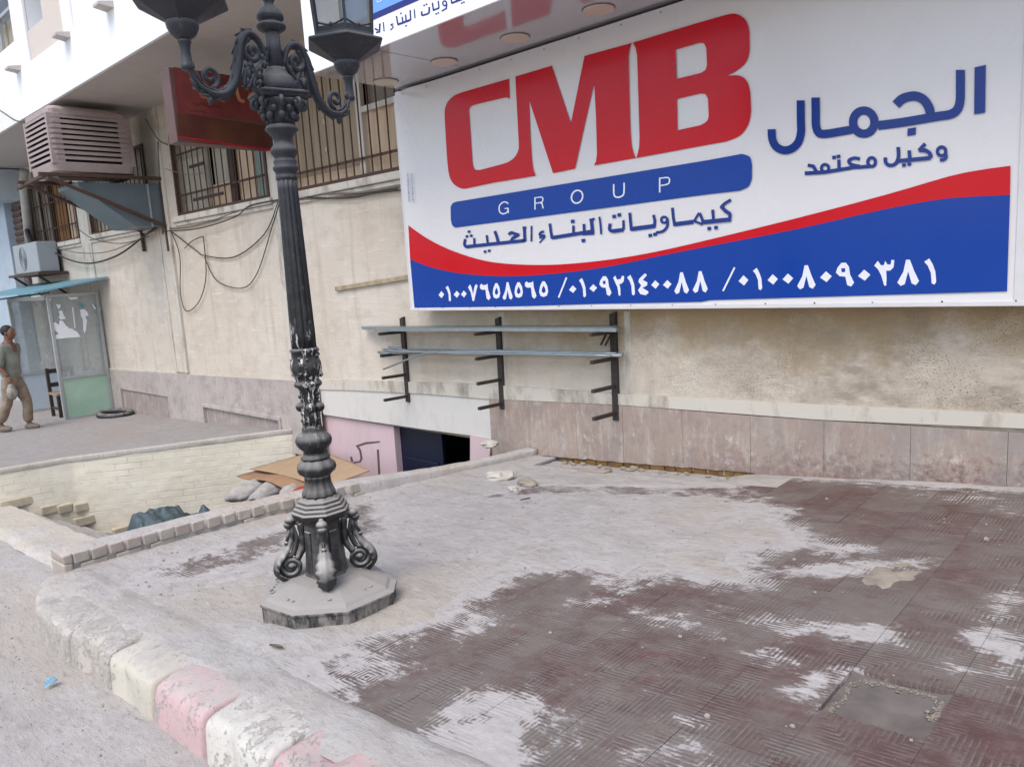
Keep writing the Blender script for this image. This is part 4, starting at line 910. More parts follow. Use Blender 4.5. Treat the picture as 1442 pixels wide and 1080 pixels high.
strokes('fascia_text', mp(fs, c6, 170 / 1442), FY - .0006, FN, F)
strokes('fascia_text', mp([([(175, 8), (185, 32), (235, 10)], 7), ([(180, -5), (220, -20)], 6)], c6, 170 / 1442), FY - .0035, FW, F)
DLM = simple('downlight_cream', srgb('d2c6b4'), .5, var=.03, bump=0); DLR = simple('downlight_rim', srgb('5a5552'), .4)
for i, x in enumerate([-5.77, -4.97, -4.15, -3.35, -2.55, -1.75, -.95, -.15, .65]):
    q = MB(); q.smooth = True; q.lathe([(.118, FZ - .003), (.118, FZ - .0005)], (x, 4.65), 28); r = q.build('downlight_rim', DLR, F)
    q = MB(); q.smooth = False; q.lathe([(.108, FZ - .014), (.112, FZ - .008), (.112, FZ - .0035)], (x, 4.65), 28); q.build('downlight', DLM, F)

# ================================================================ red projecting sign
RX = -8.70; cr = cv(230, 80, 170 / 765)
RS = empty('projecting_sign', (RX, 4.5, 2 + Z), label='faded red lightbox sign sticking out from the wall above the barred window', cat='sign')
REDF = simple('faded_red_face', srgb('63282b'), .35, var=.12, scale=2.5, c2=srgb('83403a'), bump=0); REDD = simple('dark_red_band', srgb('4c1f24'), .35, var=.1, scale=3, c2=srgb('5c3a24'), bump=0); REDE = simple('red_edge', srgb('654844'), .5)
box('sign_box', (RX - .22, 3.98, 1.60 + Z), (RX - .004, 5.19, 2.40 + Z), REDE, RS, bevel=.006)
pxpoly('sign_face', [[(x, y) for x, y in [cr(62, 66), cr(740, 165), cr(740, 430), cr(90, 355)]]], RX + .0, REDF, RS, xp)
pxpoly('dark_band', [[cr(90, 355), cr(740, 452), cr(760, 600), cr(96, 505)]], RX + .001, REDD, RS, xp)
pxpoly('red_hem', [[cr(96, 502), cr(760, 597), cr(762, 612), cr(98, 515)]], RX + .002, simple('bright_red', srgb('a3202c'), .35), RS, xp)
LTR = simple('faded_orange_print', srgb('c98a62'), .5); LTR2 = simple('faded_pink_print', srgb('a85a48'), .5); LGR = simple('faded_green_print', srgb('6f7f6a'), .5)
def xs(n, S_, mat, off=.003):
    mb_ = strokes(n, [([cr(*p) for p in (cur(P, 4) if len(P) > 3 else P)], w * 170 / 765) for P, w in S_], RX + off, mat, RS, plane=lambda x, y, Y: xp(x, y, Y)); return mb_
xs('sign_text', [([(430, 205), (390, 190), (358, 215), (362, 265), (395, 285)], 22)], LTR2, .003)
xs('sign_text', [([(462, 190), (470, 235), (485, 275), (515, 285)], 20), ring(570, 258, 26, 26, 18)], LTR, .0035)
xs('sign_text', [([(185, 295), (215, 305), (250, 300), (285, 318), (320, 312), (375, 325)], 8), ([(210, 290), (212, 305)], 7), ([(262, 292), (264, 310)], 7), ([(150, 330), (180, 345), (230, 345), (275, 358)], 7)], REDD, .003)
xs('sign_logo', [ring(262, 232, 28, 28, 18)], LTR2, .003); xs('sign_logo', [([(270, 205), (305, 215), (308, 250), (275, 262)], 20)], LGR, .0035)

# ================================================================ street lamp
LX, LY = -3.335, 2.035
LP = empty('street_lamp', (LX, LY, g(LX)), label='ornate black cast iron street lamp with curved arms on an octagonal plinth', cat='street lamp')
hd = math.hypot(LX, LY)
def axz(x, y):
    r = ray(x, y); return r[2] * hd / math.hypot(r[0], r[1]) + EYE
def axr(y, hw, x=None):
    xa = x if x is not None else 373 + (462 - 373) * (y + 8) / 858
    z = axz(xa, y); dep = float(np.dot(np.array([LX, LY, z - EYE]), RM[:, 2])); return hw * dep / FPX, z
def profile(L): return [axr(y, hw) for y, hw in L][::-1] if L[0][0] < L[-1][0] else [axr(y, hw) for y, hw in L]
zb = g(LX) - .03
PLN = NT('plinth_concrete')
_n = PLN.noise(5, 8, .7); _s = PLN.noise(7, 7, .72, stretch=(2, 2, .7)); _up = PLN.up()
_c = PLN.mix(PLN.ramp(_s, .42, .56), srgb('2f3032'), srgb('807a75')); _c = PLN.mix(PLN.ramp(_up, .25, .6), _c, srgb('9a9591')); PLN.col(PLN.mix(PLN.math('MULTIPLY', PLN.ramp(_n, .55, .66), .5), _c, srgb('9c968f')), .92); PLN.bump(PLN.math('ADD', _n, _s), .008, .8); PLN = PLN.m
pl = [(368, 851), (412, 862), (489, 853), (552, 826), (556, 812), (520, 792), (440, 786), (385, 815)]
tp = [gp(x, y, .115) for x, y in pl]
q = MB(); q.smooth = False
n = 8; cx, cy = LX, LY
loops = []
for sc_, z in [(1.03, -.05), (1.0, .0), (1.0, .095), (1.025, .10), (1.025, .115), (.93, .122), (.90, .135), (.55, .175), (.40, .18)]:
    loops.append([(cx + (p.x - cx) * sc_, cy + (p.y - cy) * sc_, g(cx) + z) for p in tp])
vs = [v for L in loops for v in L]; q.add(vs, [(i * n + k, i * n + (k + 1) % n, (i + 1) * n + (k + 1) % n, (i + 1) * n + k) for i in range(len(loops) - 1) for k in range(n)] + [tuple((len(loops) - 1) * n + k for k in range(n))])
pln = q.build('plinth', PLN, LP, bevel=.006)
q = MB(); q.smooth = True
for a in np.linspace(-2.6, .6, 26):         # raised ornament on the plinth top
    rr = .27 + .02 * math.sin(a * 9); q.ball((cx + rr * math.cos(a), cy + rr * math.sin(a), g(cx) + .147), random.uniform(.004, .010), 6, 4, (1.5, 1.5, .4))
q.build('plinth_ornament', PLN, pln, kind='stuff')
octm = lambda a, z: 1 / max(math.cos((a % (math.pi / 4)) - math.pi / 8), .92)
# pedestal
q = MB(); q.lathe([axr(822, 33), axr(800, 29), axr(770, 26.5), axr(735, 25), axr(728, 27)], (LX, LY), 8, rot=math.pi / 8); ped = q.build('pedestal', IRON, LP)
for i in range(8):
    a = i * math.pi / 4 + math.pi / 4; d = Vector((math.cos(a), math.sin(a), 0)); t = Vector((-d.y, d.x, 0)); r0, z0 = axr(800, 27); r1, z1_ = axr(742, 24.5)
    if i % 2: 
        q = MB(); b = [Vector((LX, LY, 0)) + d * (r0 * .90) + t * s_ + Vector((0, 0, z0)) for s_ in (-.026, .026)]; tt = [Vector((LX, LY, 0)) + d * (r1 * .93) + t * s_ + Vector((0, 0, z1_)) for s_ in (.024, -.024)]
        q.hexa([p for p in b + tt], [p + d * .012 for p in b + tt]); q.build('pedestal_panel', IRON, ped, bevel=.004)
# four scrolled brackets
def spiral(c, r0, r1, a0, turns, d, n=34):
    out = []
    for i in range(n + 1):
        t = i / n; a = a0 + turns * 2 * math.pi * t; r = r0 + (r1 - r0) * t; out.append(c + d * (r * math.cos(a)) + Vector((0, 0, r * math.sin(a))))
    return out
zg = g(LX); SC = 1
for i, ang in enumerate([R(-33), R(57), R(147), R(237)]):
    d = Vector((math.cos(ang), math.sin(ang), 0)); o_ = Vector((LX, LY, zg)); q = MB(); q.smooth = True
    cb = o_ + d * .172 + Vector((0, 0, .235)); ct = o_ + d * .128 + Vector((0, 0, .475))
    big = spiral(cb, .060, .010, R(100), -1.9, d); q.tube(big, [.015] * 20 + [.013] * 8 + [.012] * (len(big) - 28), 8)
    q.ball(cb, .022, 8, 6)
    sm = spiral(ct, .028, .006, R(-20), 1.3, d, 22); q.tube(sm, [.013] * 23, 7); q.ball(ct, .014, 8, 5)
    q.tube(smooth([ct + d * .027 + Vector((0, 0, -.012)), o_ + d * .142 + Vector((0, 0, .41)), o_ + d * .135 + Vector((0, 0, .37)), o_ + d * .145 + Vector((0, 0, .33)), cb + Vector((0, 0, .060)) + d * -.012], 5), [.015] * 21, 8)
    q.tube(smooth([o_ + d * .11 + Vector((0, 0, .46)), o_ + d * .105 + Vector((0, 0, .39)), o_ + d * .11 + Vector((0, 0, .32)), o_ + d * .14 + Vector((0, 0, .27))], 5), [.016, .017, .018, .018] * 4, 8)
    sc1 = q.build('scroll_bracket', IRON, LP)
    q = MB(); q.smooth = True                # acanthus leaf lying over the back of the scroll
    lv = smooth([o_ + d * .165 + Vector((0, 0, .46)), o_ + d * .160 + Vector((0, 0, .39)), o_ + d * .19 + Vector((0, 0, .325)), o_ + d * .235 + Vector((0, 0, .27)), o_ + d * .245 + Vector((0, 0, .21)), o_ + d * .205 + Vector((0, 0, .165))], 5)
    t = Vector((-d.y, d.x, 0)); wd = [.014, .016, .02, .022, .02, .018, .018, .02, .024, .028, .032, .036, .040, .042, .044, .045, .045, .044, .042, .040, .041, .038, .035, .031, .026, .018]
    nl = len(lv); vs = []
    for k, p in enumerate(lv):
        w = wd[min(k, 25)] * (1 + .12 * math.sin(k * 2.1)); tn = (lv[min(k + 1, nl - 1)] - lv[max(k - 1, 0)]).normalized(); nn = t.cross(tn).normalized(); nn = nn if nn.dot(d) > 0 else -nn
        for s_ in (-1, -.5, -.12, 0, .12, .5, 1): vs.append(p + t * (w * s_) + nn * (.010 * (1 - abs(s_)) + (.007 if s_ == 0 else 0) - (.012 if abs(s_) == 1 else 0)))
    q.add(vs, [(a * 7 + b, a * 7 + b + 1, (a + 1) * 7 + b + 1, (a + 1) * 7 + b) for a in range(nl - 1) for b in range(6)])
    lf = q.build('leaf', IRON, sc1); sm_ = lf.modifiers.new('thick', 'SOLIDIFY'); sm_.thickness = .008; sm_.offset = -1
    q = MB(); q.smooth = True; q.ball(o_ + d * .155 + Vector((0, 0, .475)), .030, 10, 7, (1, 1, .9)); q.ball(o_ + d * .165 + Vector((0, 0, .455)), .026, 9, 6); q.ball(o_ + d * .185 + Vector((0, 0, .36)), .014, 8, 5); q.tube([o_ + d * .158 + Vector((0, 0, .47)), o_ + d * .17 + Vector((0, 0, .40)), o_ + d * .187 + Vector((0, 0, .36))], .009, 6); q.build('knob', IRON, sc1)
# stepped octagonal moulding, vase, bulbs
q = MB(); q.lathe([axr(y, h) for y, h in [(729, 29), (724, 36), (718, 41), (716, 41), (715, 38), (711, 37.5), (710, 34.5), (706, 34), (705, 31), (701, 30.5), (700, 27), (697, 25)]], (LX, LY), 8, rot=math.pi / 8); q.build('stepped_moulding', IRON, LP, bevel=.003)
flut = lambda k, d_: (lambda a, z: 1 + d_ * abs(math.sin(a * k / 2)) - d_ * .5)
q = MB(); q.smooth = True; q.lathe([axr(y, h) for y, h in [(699, 22), (694, 22.5), (688, 20), (680, 17.5), (672, 17), (668, 18)]], (LX, LY), 48, flut(12, .16)); q.lathe([axr(y, h) for y, h in [(668, 18), (664, 24), (659, 26), (653, 25), (648, 20), (644, 16.5)]], (LX, LY), 48, flut(9, .13)); q.build('vase', IRON, LP)
q = MB(); q.smooth = True; q.lathe([axr(y, h) for y, h in [(646, 19), (643, 20), (640, 15.5), (634, 15), (631, 19), (626, 23), (620, 24.7), (614, 23), (610, 17), (607, 14), (604, 14.5), (601, 13), (598, 12.8)]], (LX, LY), 48, flut(10, .07)); q.build('baluster', IRON, LP)
q = MB(); q.smooth = True; q.lathe([axr(y, h) for y, h in [(600, 12.8), (585, 12.5), (565, 12.2), (550, 12.5), (546, 14.5), (543, 19), (540, 19.5), (538, 18), (535, 15.5), (531, 17), (527, 19.5), (519, 21.5), (511, 20.5), (503, 18.5), (497, 18), (495, 20), (492, 20), (490, 17.5)]], (LX, LY), 56, lambda a, z: 1 + .05 * math.sin(a * 6) * math.sin(z * 70)); col_b = q.build('ornate_collar', IRON, LP)
kn = MB(); kn.smooth = True
for a in (R(30), R(150), R(210), R(330)): kn.ball((LX + .052 * math.cos(a), LY + .052 * math.sin(a), axz(445, 572)), .026, 9, 6)
for k in range(60):
    a = random.uniform(0, 6.28); y = random.uniform(500, 530) if k < 40 else random.uniform(552, 592); r, z = axr(y, 18.5 if k < 40 else 12.6)
    kn.ball((LX + r * math.cos(a), LY + r * math.sin(a), z), random.uniform(.007, .014), 6, 4)
kn.build('relief', IRON, col_b, kind='stuff')
q = MB(); q.smooth = True; r0, z0 = axr(491, 17.5); r1, z1_ = axr(246, 13.6)
q.lathe([(r0 + (r1 - r0) * t - (.0015 if t in (0, 1) else 0), z0 + (z1_ - z0) * t) for t in [i / 12 for i in range(13)]], (LX, LY), 96, lambda a, z: 1 - .11 * max(0, math.sin(a * 12)) ** .6); sh = q.build('fluted_shaft', IRON, LP)
q = MB(); q.smooth = True
q.lathe([axr(y, h) for y, h in [(254, 14.3), (252, 15), (249, 15), (247, 13.8), (243, 15), (240, 17.3), (236, 17.5), (233, 15), (229, 16.2), (226, 15), (223, 14), (220, 16), (216, 18.3), (212, 18.3), (208, 16), (204, 13), (199, 12.3), (194, 14), (189, 18), (185, 22), (183, 23), (181, 21), (179, 21), (177, 18)]], (LX, LY), 40); q.build('neck_rings', IRON, LP)
q = MB(); q.smooth = True
q.lathe([axr(y, h) for y, h in [(178, 16.5), (165, 18), (155, 22), (148, 27), (143, 30)]], (LX, LY), 40, lambda a, z: 1 + .06 * math.sin(a * 8)); cp = q.build('capital', IRON, LP)
q = MB(); q.smooth = True
for k in range(8):
    a = k * math.pi / 4 + R(20)
    rr, z = axr(150, 31); dv = Vector((math.cos(a), math.sin(a), 0)); q.tube(spiral(Vector((LX, LY, z)) + dv * rr, .026, .005, R(170), -1.2, dv, 16), [.012] * 17, 7); q.tube([Vector((LX, LY, z)) + dv * (rr - .03) + Vector((0, 0, .01)), Vector((LX, LY, z - .04)) + dv * (rr - .04), Vector((LX, LY, z - .09)) + dv * (rr - .055)], [.014, .013, .008], 6)
    for (y, h, r) in [(149, 30, .017), (166, 21.5, .017), (157, 26, .014)]:
        rr, z = axr(y, h); aa = a + (math.pi / 8 if y == 157 else 0); q.ball((LX + rr * math.cos(aa), LY + rr * math.sin(aa), z), r, 9, 6, (1, 1, 1.15))
q.build('capital_leaves', IRON, cp, kind='stuff')
q = MB(); sq = lambda r, z: [(LX + r * math.cos(R(a)), LY + r * math.sin(R(a)), z) for a in (-58, 32, 122, 212)]
for (ya, ha, yb, hb) in [(142, 39, 137, 45), (137, 46, 133, 47), (133, 40, 130, 37)]: 
    ra, za = axr(ya, ha); rb, zb2 = axr(yb, hb); q.hexa(sq(ra * 1.03, za), sq(rb * 1.03, zb2 - .0005))
q.build('abacus', IRON, LP, bevel=.005)
q = MB(); q.smooth = True; q.lathe([axr(y, h) for y, h in [(131, 26), (127, 27.5), (121, 27), (114, 25), (109, 22), (105, 17), (102, 14.5), (99, 14), (96, 11.5)]], (LX, LY), 40); q.lathe([axr(y, h) for y, h in [(98, 10.8), (44, 10.5)]], (LX, LY), 8)
q.lathe([axr(y, h) for y, h in [(46, 13), (42, 19), (38, 20.5), (35, 19), (32, 13), (30, 16), (27, 18.6), (22, 18), (15, 14), (10, 8), (5, 6), (1, 8), (-6, 13), (-12, 9), (-20, 6), (-30, 7), (-38, 14), (-44, 16)]], (LX, LY), 36); q.build('upper_stem', IRON, LP)
# arms and lanterns
AR = Vector((math.cos(R(-82)), math.sin(R(-82)), 0)); UPV = Vector((0, 0, 1))
ztip = .975 + Z
def arm(sgn):
    d = AR * sgn; o_ = Vector((LX, LY, 0)); L = lambda r, z: o_ + d * r + Vector((0, 0, ztip + z)); q = MB(); q.smooth = True
    main = smooth([L(.045, .03), L(.085, .115), L(.14, .135), L(.185, .085), L(.205, .01), L(.235, -.085), L(.29, -.145), L(.36, -.155), L(.415, -.13), L(.445, -.085), L(.455, -.045)], 6)
    n_ = len(main)
    for side in (-1, -.35, .35, 1):      # four rounded ribs make the grooved arm
        q.tube([p + Vector((-d.y, d.x, 0)) * side * .012 + d * (.004 * side) for p in main], [.006 + .011 * math.sin(math.pi * min(1, i / n_ * 1.2)) for i in range(n_)], 7)
    q.tube(main, [.012 + .012 * math.sin(math.pi * min(1, i / n_ * 1.25)) ** 1.2 for i in range(n_)], 9)
    q.tube(spiral(L(.125, .06), .055, .008, R(75), -1.25, d, 24), [.015] * 25, 7); q.tube(spiral(L(.36, -.085), .048, .008, R(-100), -1.2, d, 22), [.012] * 23, 7)
    q.tube(spiral(L(.10, -.10), .036, .006, R(0), 1.4, d, 22), [.012] * 23, 7); q.tube(smooth([L(.15, .03), L(.12, -.04), L(.135, -.09), L(.10, -.14)], 5), .013, 7)
    q.tube(smooth([L(.05, .10), L(.075, .02), L(.12, -.03), L(.17, -.11)], 5), .012, 7); q.tube(smooth([L(.05, -.02), L(.09, -.05), L(.16, -.02), L(.19, -.10)], 5), .012, 7)
    q.tube(spiral(L(.462, -.055), .026, .006, R(200), -1.0, d, 14), [.010] * 15, 6)
    t = Vector((-d.y, d.x, 0))
    for k in range(30):                      # leaf fringe
        s_ = k / 29; i = int((.18 + .66 * s_) * (n_ - 1)); p = main[i]; tn = (main[min(i + 2, n_ - 1)] - main[max(i - 2, 0)]).normalized(); nn = Vector((0, 0, 1)) - tn * tn.z; nn = nn.normalized() if nn.length > .1 else d
        sd_ = 1 if k % 2 else -1; b = p + nn * (.015 * sd_) ; e = b + (nn * sd_ * .008 + tn * .036 + t * (.012 if k % 4 < 2 else -.012)); q.tube([b - tn * .03, b, e], [.004, .010, .003], 6)
    for k in range(16):
        a = random.uniform(.06, .17); zz = random.uniform(-.10, .06); q.ball(L(a, zz) + t * random.uniform(-.01, .01), random.uniform(.010, .017), 6, 4, (1, 1, 1.6))
    q.ball(L(.37, -.185), .013, 7, 5, (1, 1, 1.5))
    a_ = q.build('arm', IRON, LP)
    q = MB(); q.smooth = True; c = o_ + d * .462
    q.lathe([(.024, ztip - .075), (.027, ztip - .06), (.023, ztip - .05), (.020, ztip - .0), (.023, ztip + .03), (.028, ztip + .035), (.028, ztip + .042), (.022, ztip + .047)], (c.x, c.y), 20)
    q.build('socket', IRON, a_)
    # lantern
    l0 = ztip + .045; la = empty
    q = MB(); q.smooth = True; q.lathe([(.022, l0), (.032, l0 + .006), (.05, l0 + .02), (.063, l0 + .045), (.068, l0 + .07)], (c.x, c.y), 28); lb = q.build('lantern_bowl', IRON, LP)
    q = MB(); rt = R(30) - .05
    q.lathe([(.060, l0 + .055), (.075, l0 + .075), (.205, l0 + .150), (.212, l0 + .156), (.208, l0 + .166), (.165, l0 + .180), (.160, l0 + .20)], (c.x, c.y), 6, rot=rt); q.build('lantern_base', IRON, LP, bevel=.002)
    H = .46; r0_, r1_ = .155, .185
    fr_ = MB(); gl = []
    for k in range(6):
        a = rt + k * math.pi / 3; b = a + math.pi / 3
        P = [Vector((c.x + r * math.cos(x), c.y + r * math.sin(x), z)) for r, x, z in [(r0_, a, l0 + .19), (r0_, b, l0 + .19), (r1_, b, l0 + .19 + H), (r1_, a, l0 + .19 + H)]]
        fr_.bar(P[0], P[3], .014); fr_.bar(P[0] + Vector((0, 0, .012)), P[1] + Vector((0, 0, .012)), .012, .03); fr_.bar(P[3], P[2], .012, .02)
        mq = (P[0] + P[1]) / 2; fr_.smooth = True; fr_.ball(mq + Vector((0, 0, .03)), .012, 7, 5); arch = smooth([P[0] + Vector((0, 0, .05)), mq + Vector((0, 0, .028)), P[1] + Vector((0, 0, .05))], 6); fr_.tube(arch, .005, 5); fr_.smooth = False
        gq = MB(); cc = Vector((c.x, c.y, 0)); sh_ = lambda p: p + (cc - Vector((p.x, p.y, 0))) * .03
        gq.add([sh_(p) for p in P], [(0, 1, 2, 3)]); gl.append(gq)
    f_ = fr_.build('lantern_frame', IRON, LP)
    for gq in gl: gq.build('glass_pane', LGLASS, f_)
    q = MB(); q.lathe([(.215, l0 + .64), (.22, l0 + .655), (.15, l0 + .75), (.07, l0 + .80), (.03, l0 + .84)], (c.x, c.y), 6, rot=rt); q.build('lantern_roof', IRON, LP)
LGLASS = m_glass('lantern_glass', (.30, .31, .29), .62, .2)
arm(1); arm(-1)
# top lantern above the frame of the photo
r_, zt_ = axr(-44, 16); q = MB(); q.lathe([(.06, zt_), (.075, zt_ + .02), (.205, zt_ + .09), (.165, zt_ + .12), (.195, zt_ + .56), (.22, zt_ + .58), (.07, zt_ + .74), (.02, zt_ + .80)], (LX, LY), 6); q.build('top_lantern', IRON, LP)
# ================================================================ wall racks and the steel bars on them
arms = [[(533, 470.6), (535.6, 501.4), (539, 532.5), (543, 564)], [(667.5, 470.8), (669.5, 505.6), (672.8, 540.6), (675.6, 575.6)], [(825.6, 471.4), (827.8, 510.3), (831, 551), (834.7, 590)]]
ups = [((566, 446), (575, 566)), ((701, 446), (708, 576)), ((863, 439), (868, 592))]
RL = ['dark steel wall rack, the left one of three, with four arms', 'dark steel wall rack in the middle, above the pink brown cladding edge', 'dark steel wall rack on the right, nearest to the speckled plaster']
AZ = []
for (u, l), al, lab in zip(ups, arms, RL):
    a, b = wp(*u, WALL - .02), wp(*l, WALL - .02)
    r = empty('wall_rack', (a.x, WALL, b.z), label=lab, cat='wall rack', group='dark steel racks fixed to the wall')
    q = MB(); q.hexa([(b.x - .03, WALL - .035, b.z), (b.x + .03, WALL - .035, b.z), (b.x + .03, WALL - .001, b.z), (b.x - .03, WALL - .001, b.z)], [(a.x - .03, WALL - .035, a.z - .02), (a.x + .03, WALL - .035, a.z), (a.x + .03, WALL - .001, a.z), (a.x - .03, WALL - .001, a.z - .02)]); q.build('upright', STEELD, r, bevel=.003)
    zs_ = []
    for p in al:
        e = wp(*p, WALL - .35); t = (e.z - b.z) / (a.z - b.z); x = b.x + (a.x - b.x) * t; zs_.append(e.z)
        q = MB(); q.bar((x, WALL - .03, e.z - .01), (x + .01, WALL - .35, e.z), .03, .03); q.build('arm', STEELD, r, bevel=.002)
        q = MB(); q.ball((x - .0, WALL - .037, e.z + .06), .008, 6, 4); q.build('bolt', RUST, r)
    AZ.append(zs_)
GB = 'thin steel bars lying on the wall racks'
def zarm(x, k): return float(np.interp(x, [-6.5, -5.05, -3.72], [AZ[0][k], AZ[1][k], AZ[2][k]]))
top = [(511, 461, 868, 458, -.06), (515, 466, 866, 466, -.14), (530, 460, 866, 461, -.20), (511, 463, 862, 463, -.10), (528, 464, 869, 460, -.26)]
LB = ['grey steel profile at the back of the upper bundle on the racks', 'brightest long steel profile in the middle of the upper bundle', 'grey steel profile at the front of the upper bundle, flush with its left end', 'long thin steel bar reaching furthest left in the upper bundle', 'grey steel profile on the outer edge of the upper bundle near the arm tips']
for i, (xa, ya, xb, yb, yo) in enumerate(top):
    xl = wp(xa, ya, WALL + yo).x; xr = wp(xb, yb, WALL + yo).x; q = MB()
    q.bar((xl, WALL + yo, zarm(-6.5, 0) + .033), (-5.1, WALL + yo, zarm(-5.1, 0) + .036), .035, .03); q.bar((-5.1, WALL + yo, zarm(-5.1, 0) + .036), (xr, WALL + yo, zarm(-3.7, 0) + .033), .035, .03)
    q.build('steel_bar', ZINC, label=LB[i], cat='steel bar', group=GB)
lo = [((533, 496), (600, 500), (690, 496), (877, 503), -.05), ((540, 492), (585, 498), (640, 496), (877, 499), -.11), ((548, 489), (590, 495), (690, 494), (868, 498), -.16), ((536, 498), (600, 497), (700, 498), (872, 501), -.21), ((545, 494), (600, 496), (720, 495), (876, 501), -.26), ((540, 520), (600, 509), (645, 498), (860, 501), -.29)]
LB = ['thin steel bar nearest the wall in the lower bundle', 'thin bent steel bar with its left end raised in the lower bundle', 'thin steel bar whose left end sticks up highest in the lower bundle', 'thin steel bar low in the middle of the lower bundle', 'thin steel bar near the tips of the second arms in the lower bundle', 'thin steel rod drooping down to the left from the lower bundle']
for i, (*P, yo) in enumerate(lo):
    pts = []
    for k, p in enumerate(P):
        w = wp(*p, WALL + yo)
        if k > 0: w.z = max(zarm(w.x, 1) + .03, min(w.z, zarm(w.x, 1) + .055))
        pts.append(w)
    q = MB(); q.smooth = True; q.tube(smooth(pts, 6), .010 if i == 5 else .0135, 6); q.build('steel_bar', ZINC, label=LB[i], cat='steel bar', group=GB)
for i, (a, b) in enumerate([((855, 467), (846, 486)), ((862, 468), (852, 487))]):
    q = MB(); q.bar(wp(*a, WALL - .05), wp(*b, WALL - .12), .022, .006); q.build('metal_strip', STEELD, label=['bent dark metal strip hanging at the right rack, the left of the two', 'bent dark metal strip hanging at the right rack, the right of the two'][i], cat='metal strip')
a, b = wp(473, 407, WALL - .02), wp(578, 390, WALL - .02); q = MB(); q.bar(a, b, .03, .05); o = q.build('wooden_batten', simple('peeling_batten', srgb('b3a48d'), .9, scale=10, c2=srgb('8c7c67')), bevel=.004, label='peeling wooden batten nailed level on the wall left of the big sign', cat='batten')
# ================================================================ cables on the facade
def cable(pts, r, mat, lab, off=.03, n=6):
    q = MB(); q.smooth = True; q.tube(smooth([wp(x, y, WALL - off) for x, y in pts], n), r, 6); return q.build('cable', mat, label=lab, cat='cable')
cable([(236, 322), (275, 352), (288, 360), (330, 362), (372, 330), (392, 284)], .008, CAB, 'dark cable sagging from the bracket corner up to the left edge of the lamp post')
cable([(288, 362), (305, 395), (340, 406), (362, 385), (383, 320), (394, 284)], .007, CAB, 'thin dark cable hanging lowest beside the lamp post', .035)
cable([(240, 324), (253, 360), (254, 410), (262, 438), (280, 425), (290, 390), (287, 340), (284, 334), (270, 340), (260, 350)], .007, CAB, 'thin black cable looping down the wall beside the pilaster', .04)
cable([(222, 318), (250, 322), (290, 314), (340, 296), (390, 284), (480, 278), (560, 266)], .010, CABG, 'grey cable running along under the barred window sills')
cable([(228, 326), (280, 322), (330, 306), (352, 290), (395, 281)], .008, CAB, 'dark cable crossing up over the window sill beside the lamp post', .08)
cable([(430, 272), (500, 272), (566, 262)], .012, CABG, 'grey conduit under the sill between lamp post and big sign', .05)
cable([(425, 278), (490, 279), (530, 272), (566, 268)], .008, CAB, 'lower dark cable under the sill right of the lamp post', .05)
cable([(62, 345), (90, 363), (125, 371), (165, 360), (200, 335), (222, 318)], .016, CAB, 'thick black cable bundle sagging across the wall under the air cooler', .12)
cable([(75, 348), (110, 356), (150, 355), (190, 340), (222, 322)], .009, CABG, 'thin grey cable above the thick sagging bundle', .12)
cable([(105, 318), (130, 336), (170, 343), (210, 333)], .007, CAB, 'thin black cable crossing the small pilaster under the cooler duct', .12)
cable([(205, 168), (222, 196), (236, 204)], .012, CABG, 'short grey pipe bending beside the air cooler', .15)
cable([(222, 200), (225, 250), (229, 330)], .012, CABG, 'grey vertical cable running down beside the rusty window frame', .05)
cable([(233, 238), (262, 246), (285, 244)], .006, CABG, 'thin pale wire between cooler pipe and barred window', .08)
q = MB(); q.smooth = True; q.tube(smooth([wp(-60, 120, 3.6), wp(0, 156, 3.7), wp(22, 170, 3.8), wp(40, 172, 3.95)], 6), .012, 6); q.build('cable', CABG, label='grey cable crossing the white canopy edge at the far left', cat='cable')
q = MB(); q.smooth = True; q.tube([wp(34, 240, 5.05), wp(33, 262, 5.05), wp(42, 345, 5.05)], .085, 10); q.build('drain_pipe', simple('white_pipe', srgb('bdb9b4'), .7), label='white drain pipe standing left of the far barred window', cat='pipe')
q = MB(); q.smooth = True; q.tube(smooth([wp(38, 325, 5.0), wp(47, 350, 4.9), wp(57, 375, 4.8)], 5), .05, 8); q.build('insulated_hose', simple('black_hose', srgb('222225'), .6), label='black insulated hose beside the small white air conditioner', cat='hose')
# ================================================================ air cooler on its bracket
AX = -12.0
ac = empty('air_cooler', (AX - .45, 4.2, 1.68 + Z), label='big slatted beige pink evaporative air cooler under the canopy', cat='air cooler')
Y0, Y1, Z0, Z1 = 3.70, 4.80, 1.69 + Z, 2.56 + Z; X1 = AX; X0 = AX - .98
def shell(z):                              # rounded plan, slightly bulging
    b = .03 * math.sin(math.pi * (z - Z0) / (Z1 - Z0)); r = .09; x0, x1, y0, y1 = X0 - b, X1 + b, Y0 - b, Y1 + b; out = []
    for cx_, cy_, a0 in [(x1 - r, y1 - r, 0), (x0 + r, y1 - r, 90), (x0 + r, y0 + r, 180), (x1 - r, y0 + r, 270)]:
        for k in range(4): out.append((cx_ + r * math.cos(R(a0 + 30 * k)), cy_ + r * math.sin(R(a0 + 30 * k)), z))
    return out
def ringbox(mb, za, zb_, sh=0):
    f = lambda z, s_: [((x - (X0 + X1) / 2) * s_ + (X0 + X1) / 2, (y - (Y0 + Y1) / 2) * s_ + (Y0 + Y1) / 2, z) for x, y, _z in shell(z)]
    mb.hexa(f(za, 1 - sh), f(zb_, 1))
q = MB(); ringbox(q, Z0, Z0 + .13); q.build('base_tray', COOL, ac, bevel=.006)
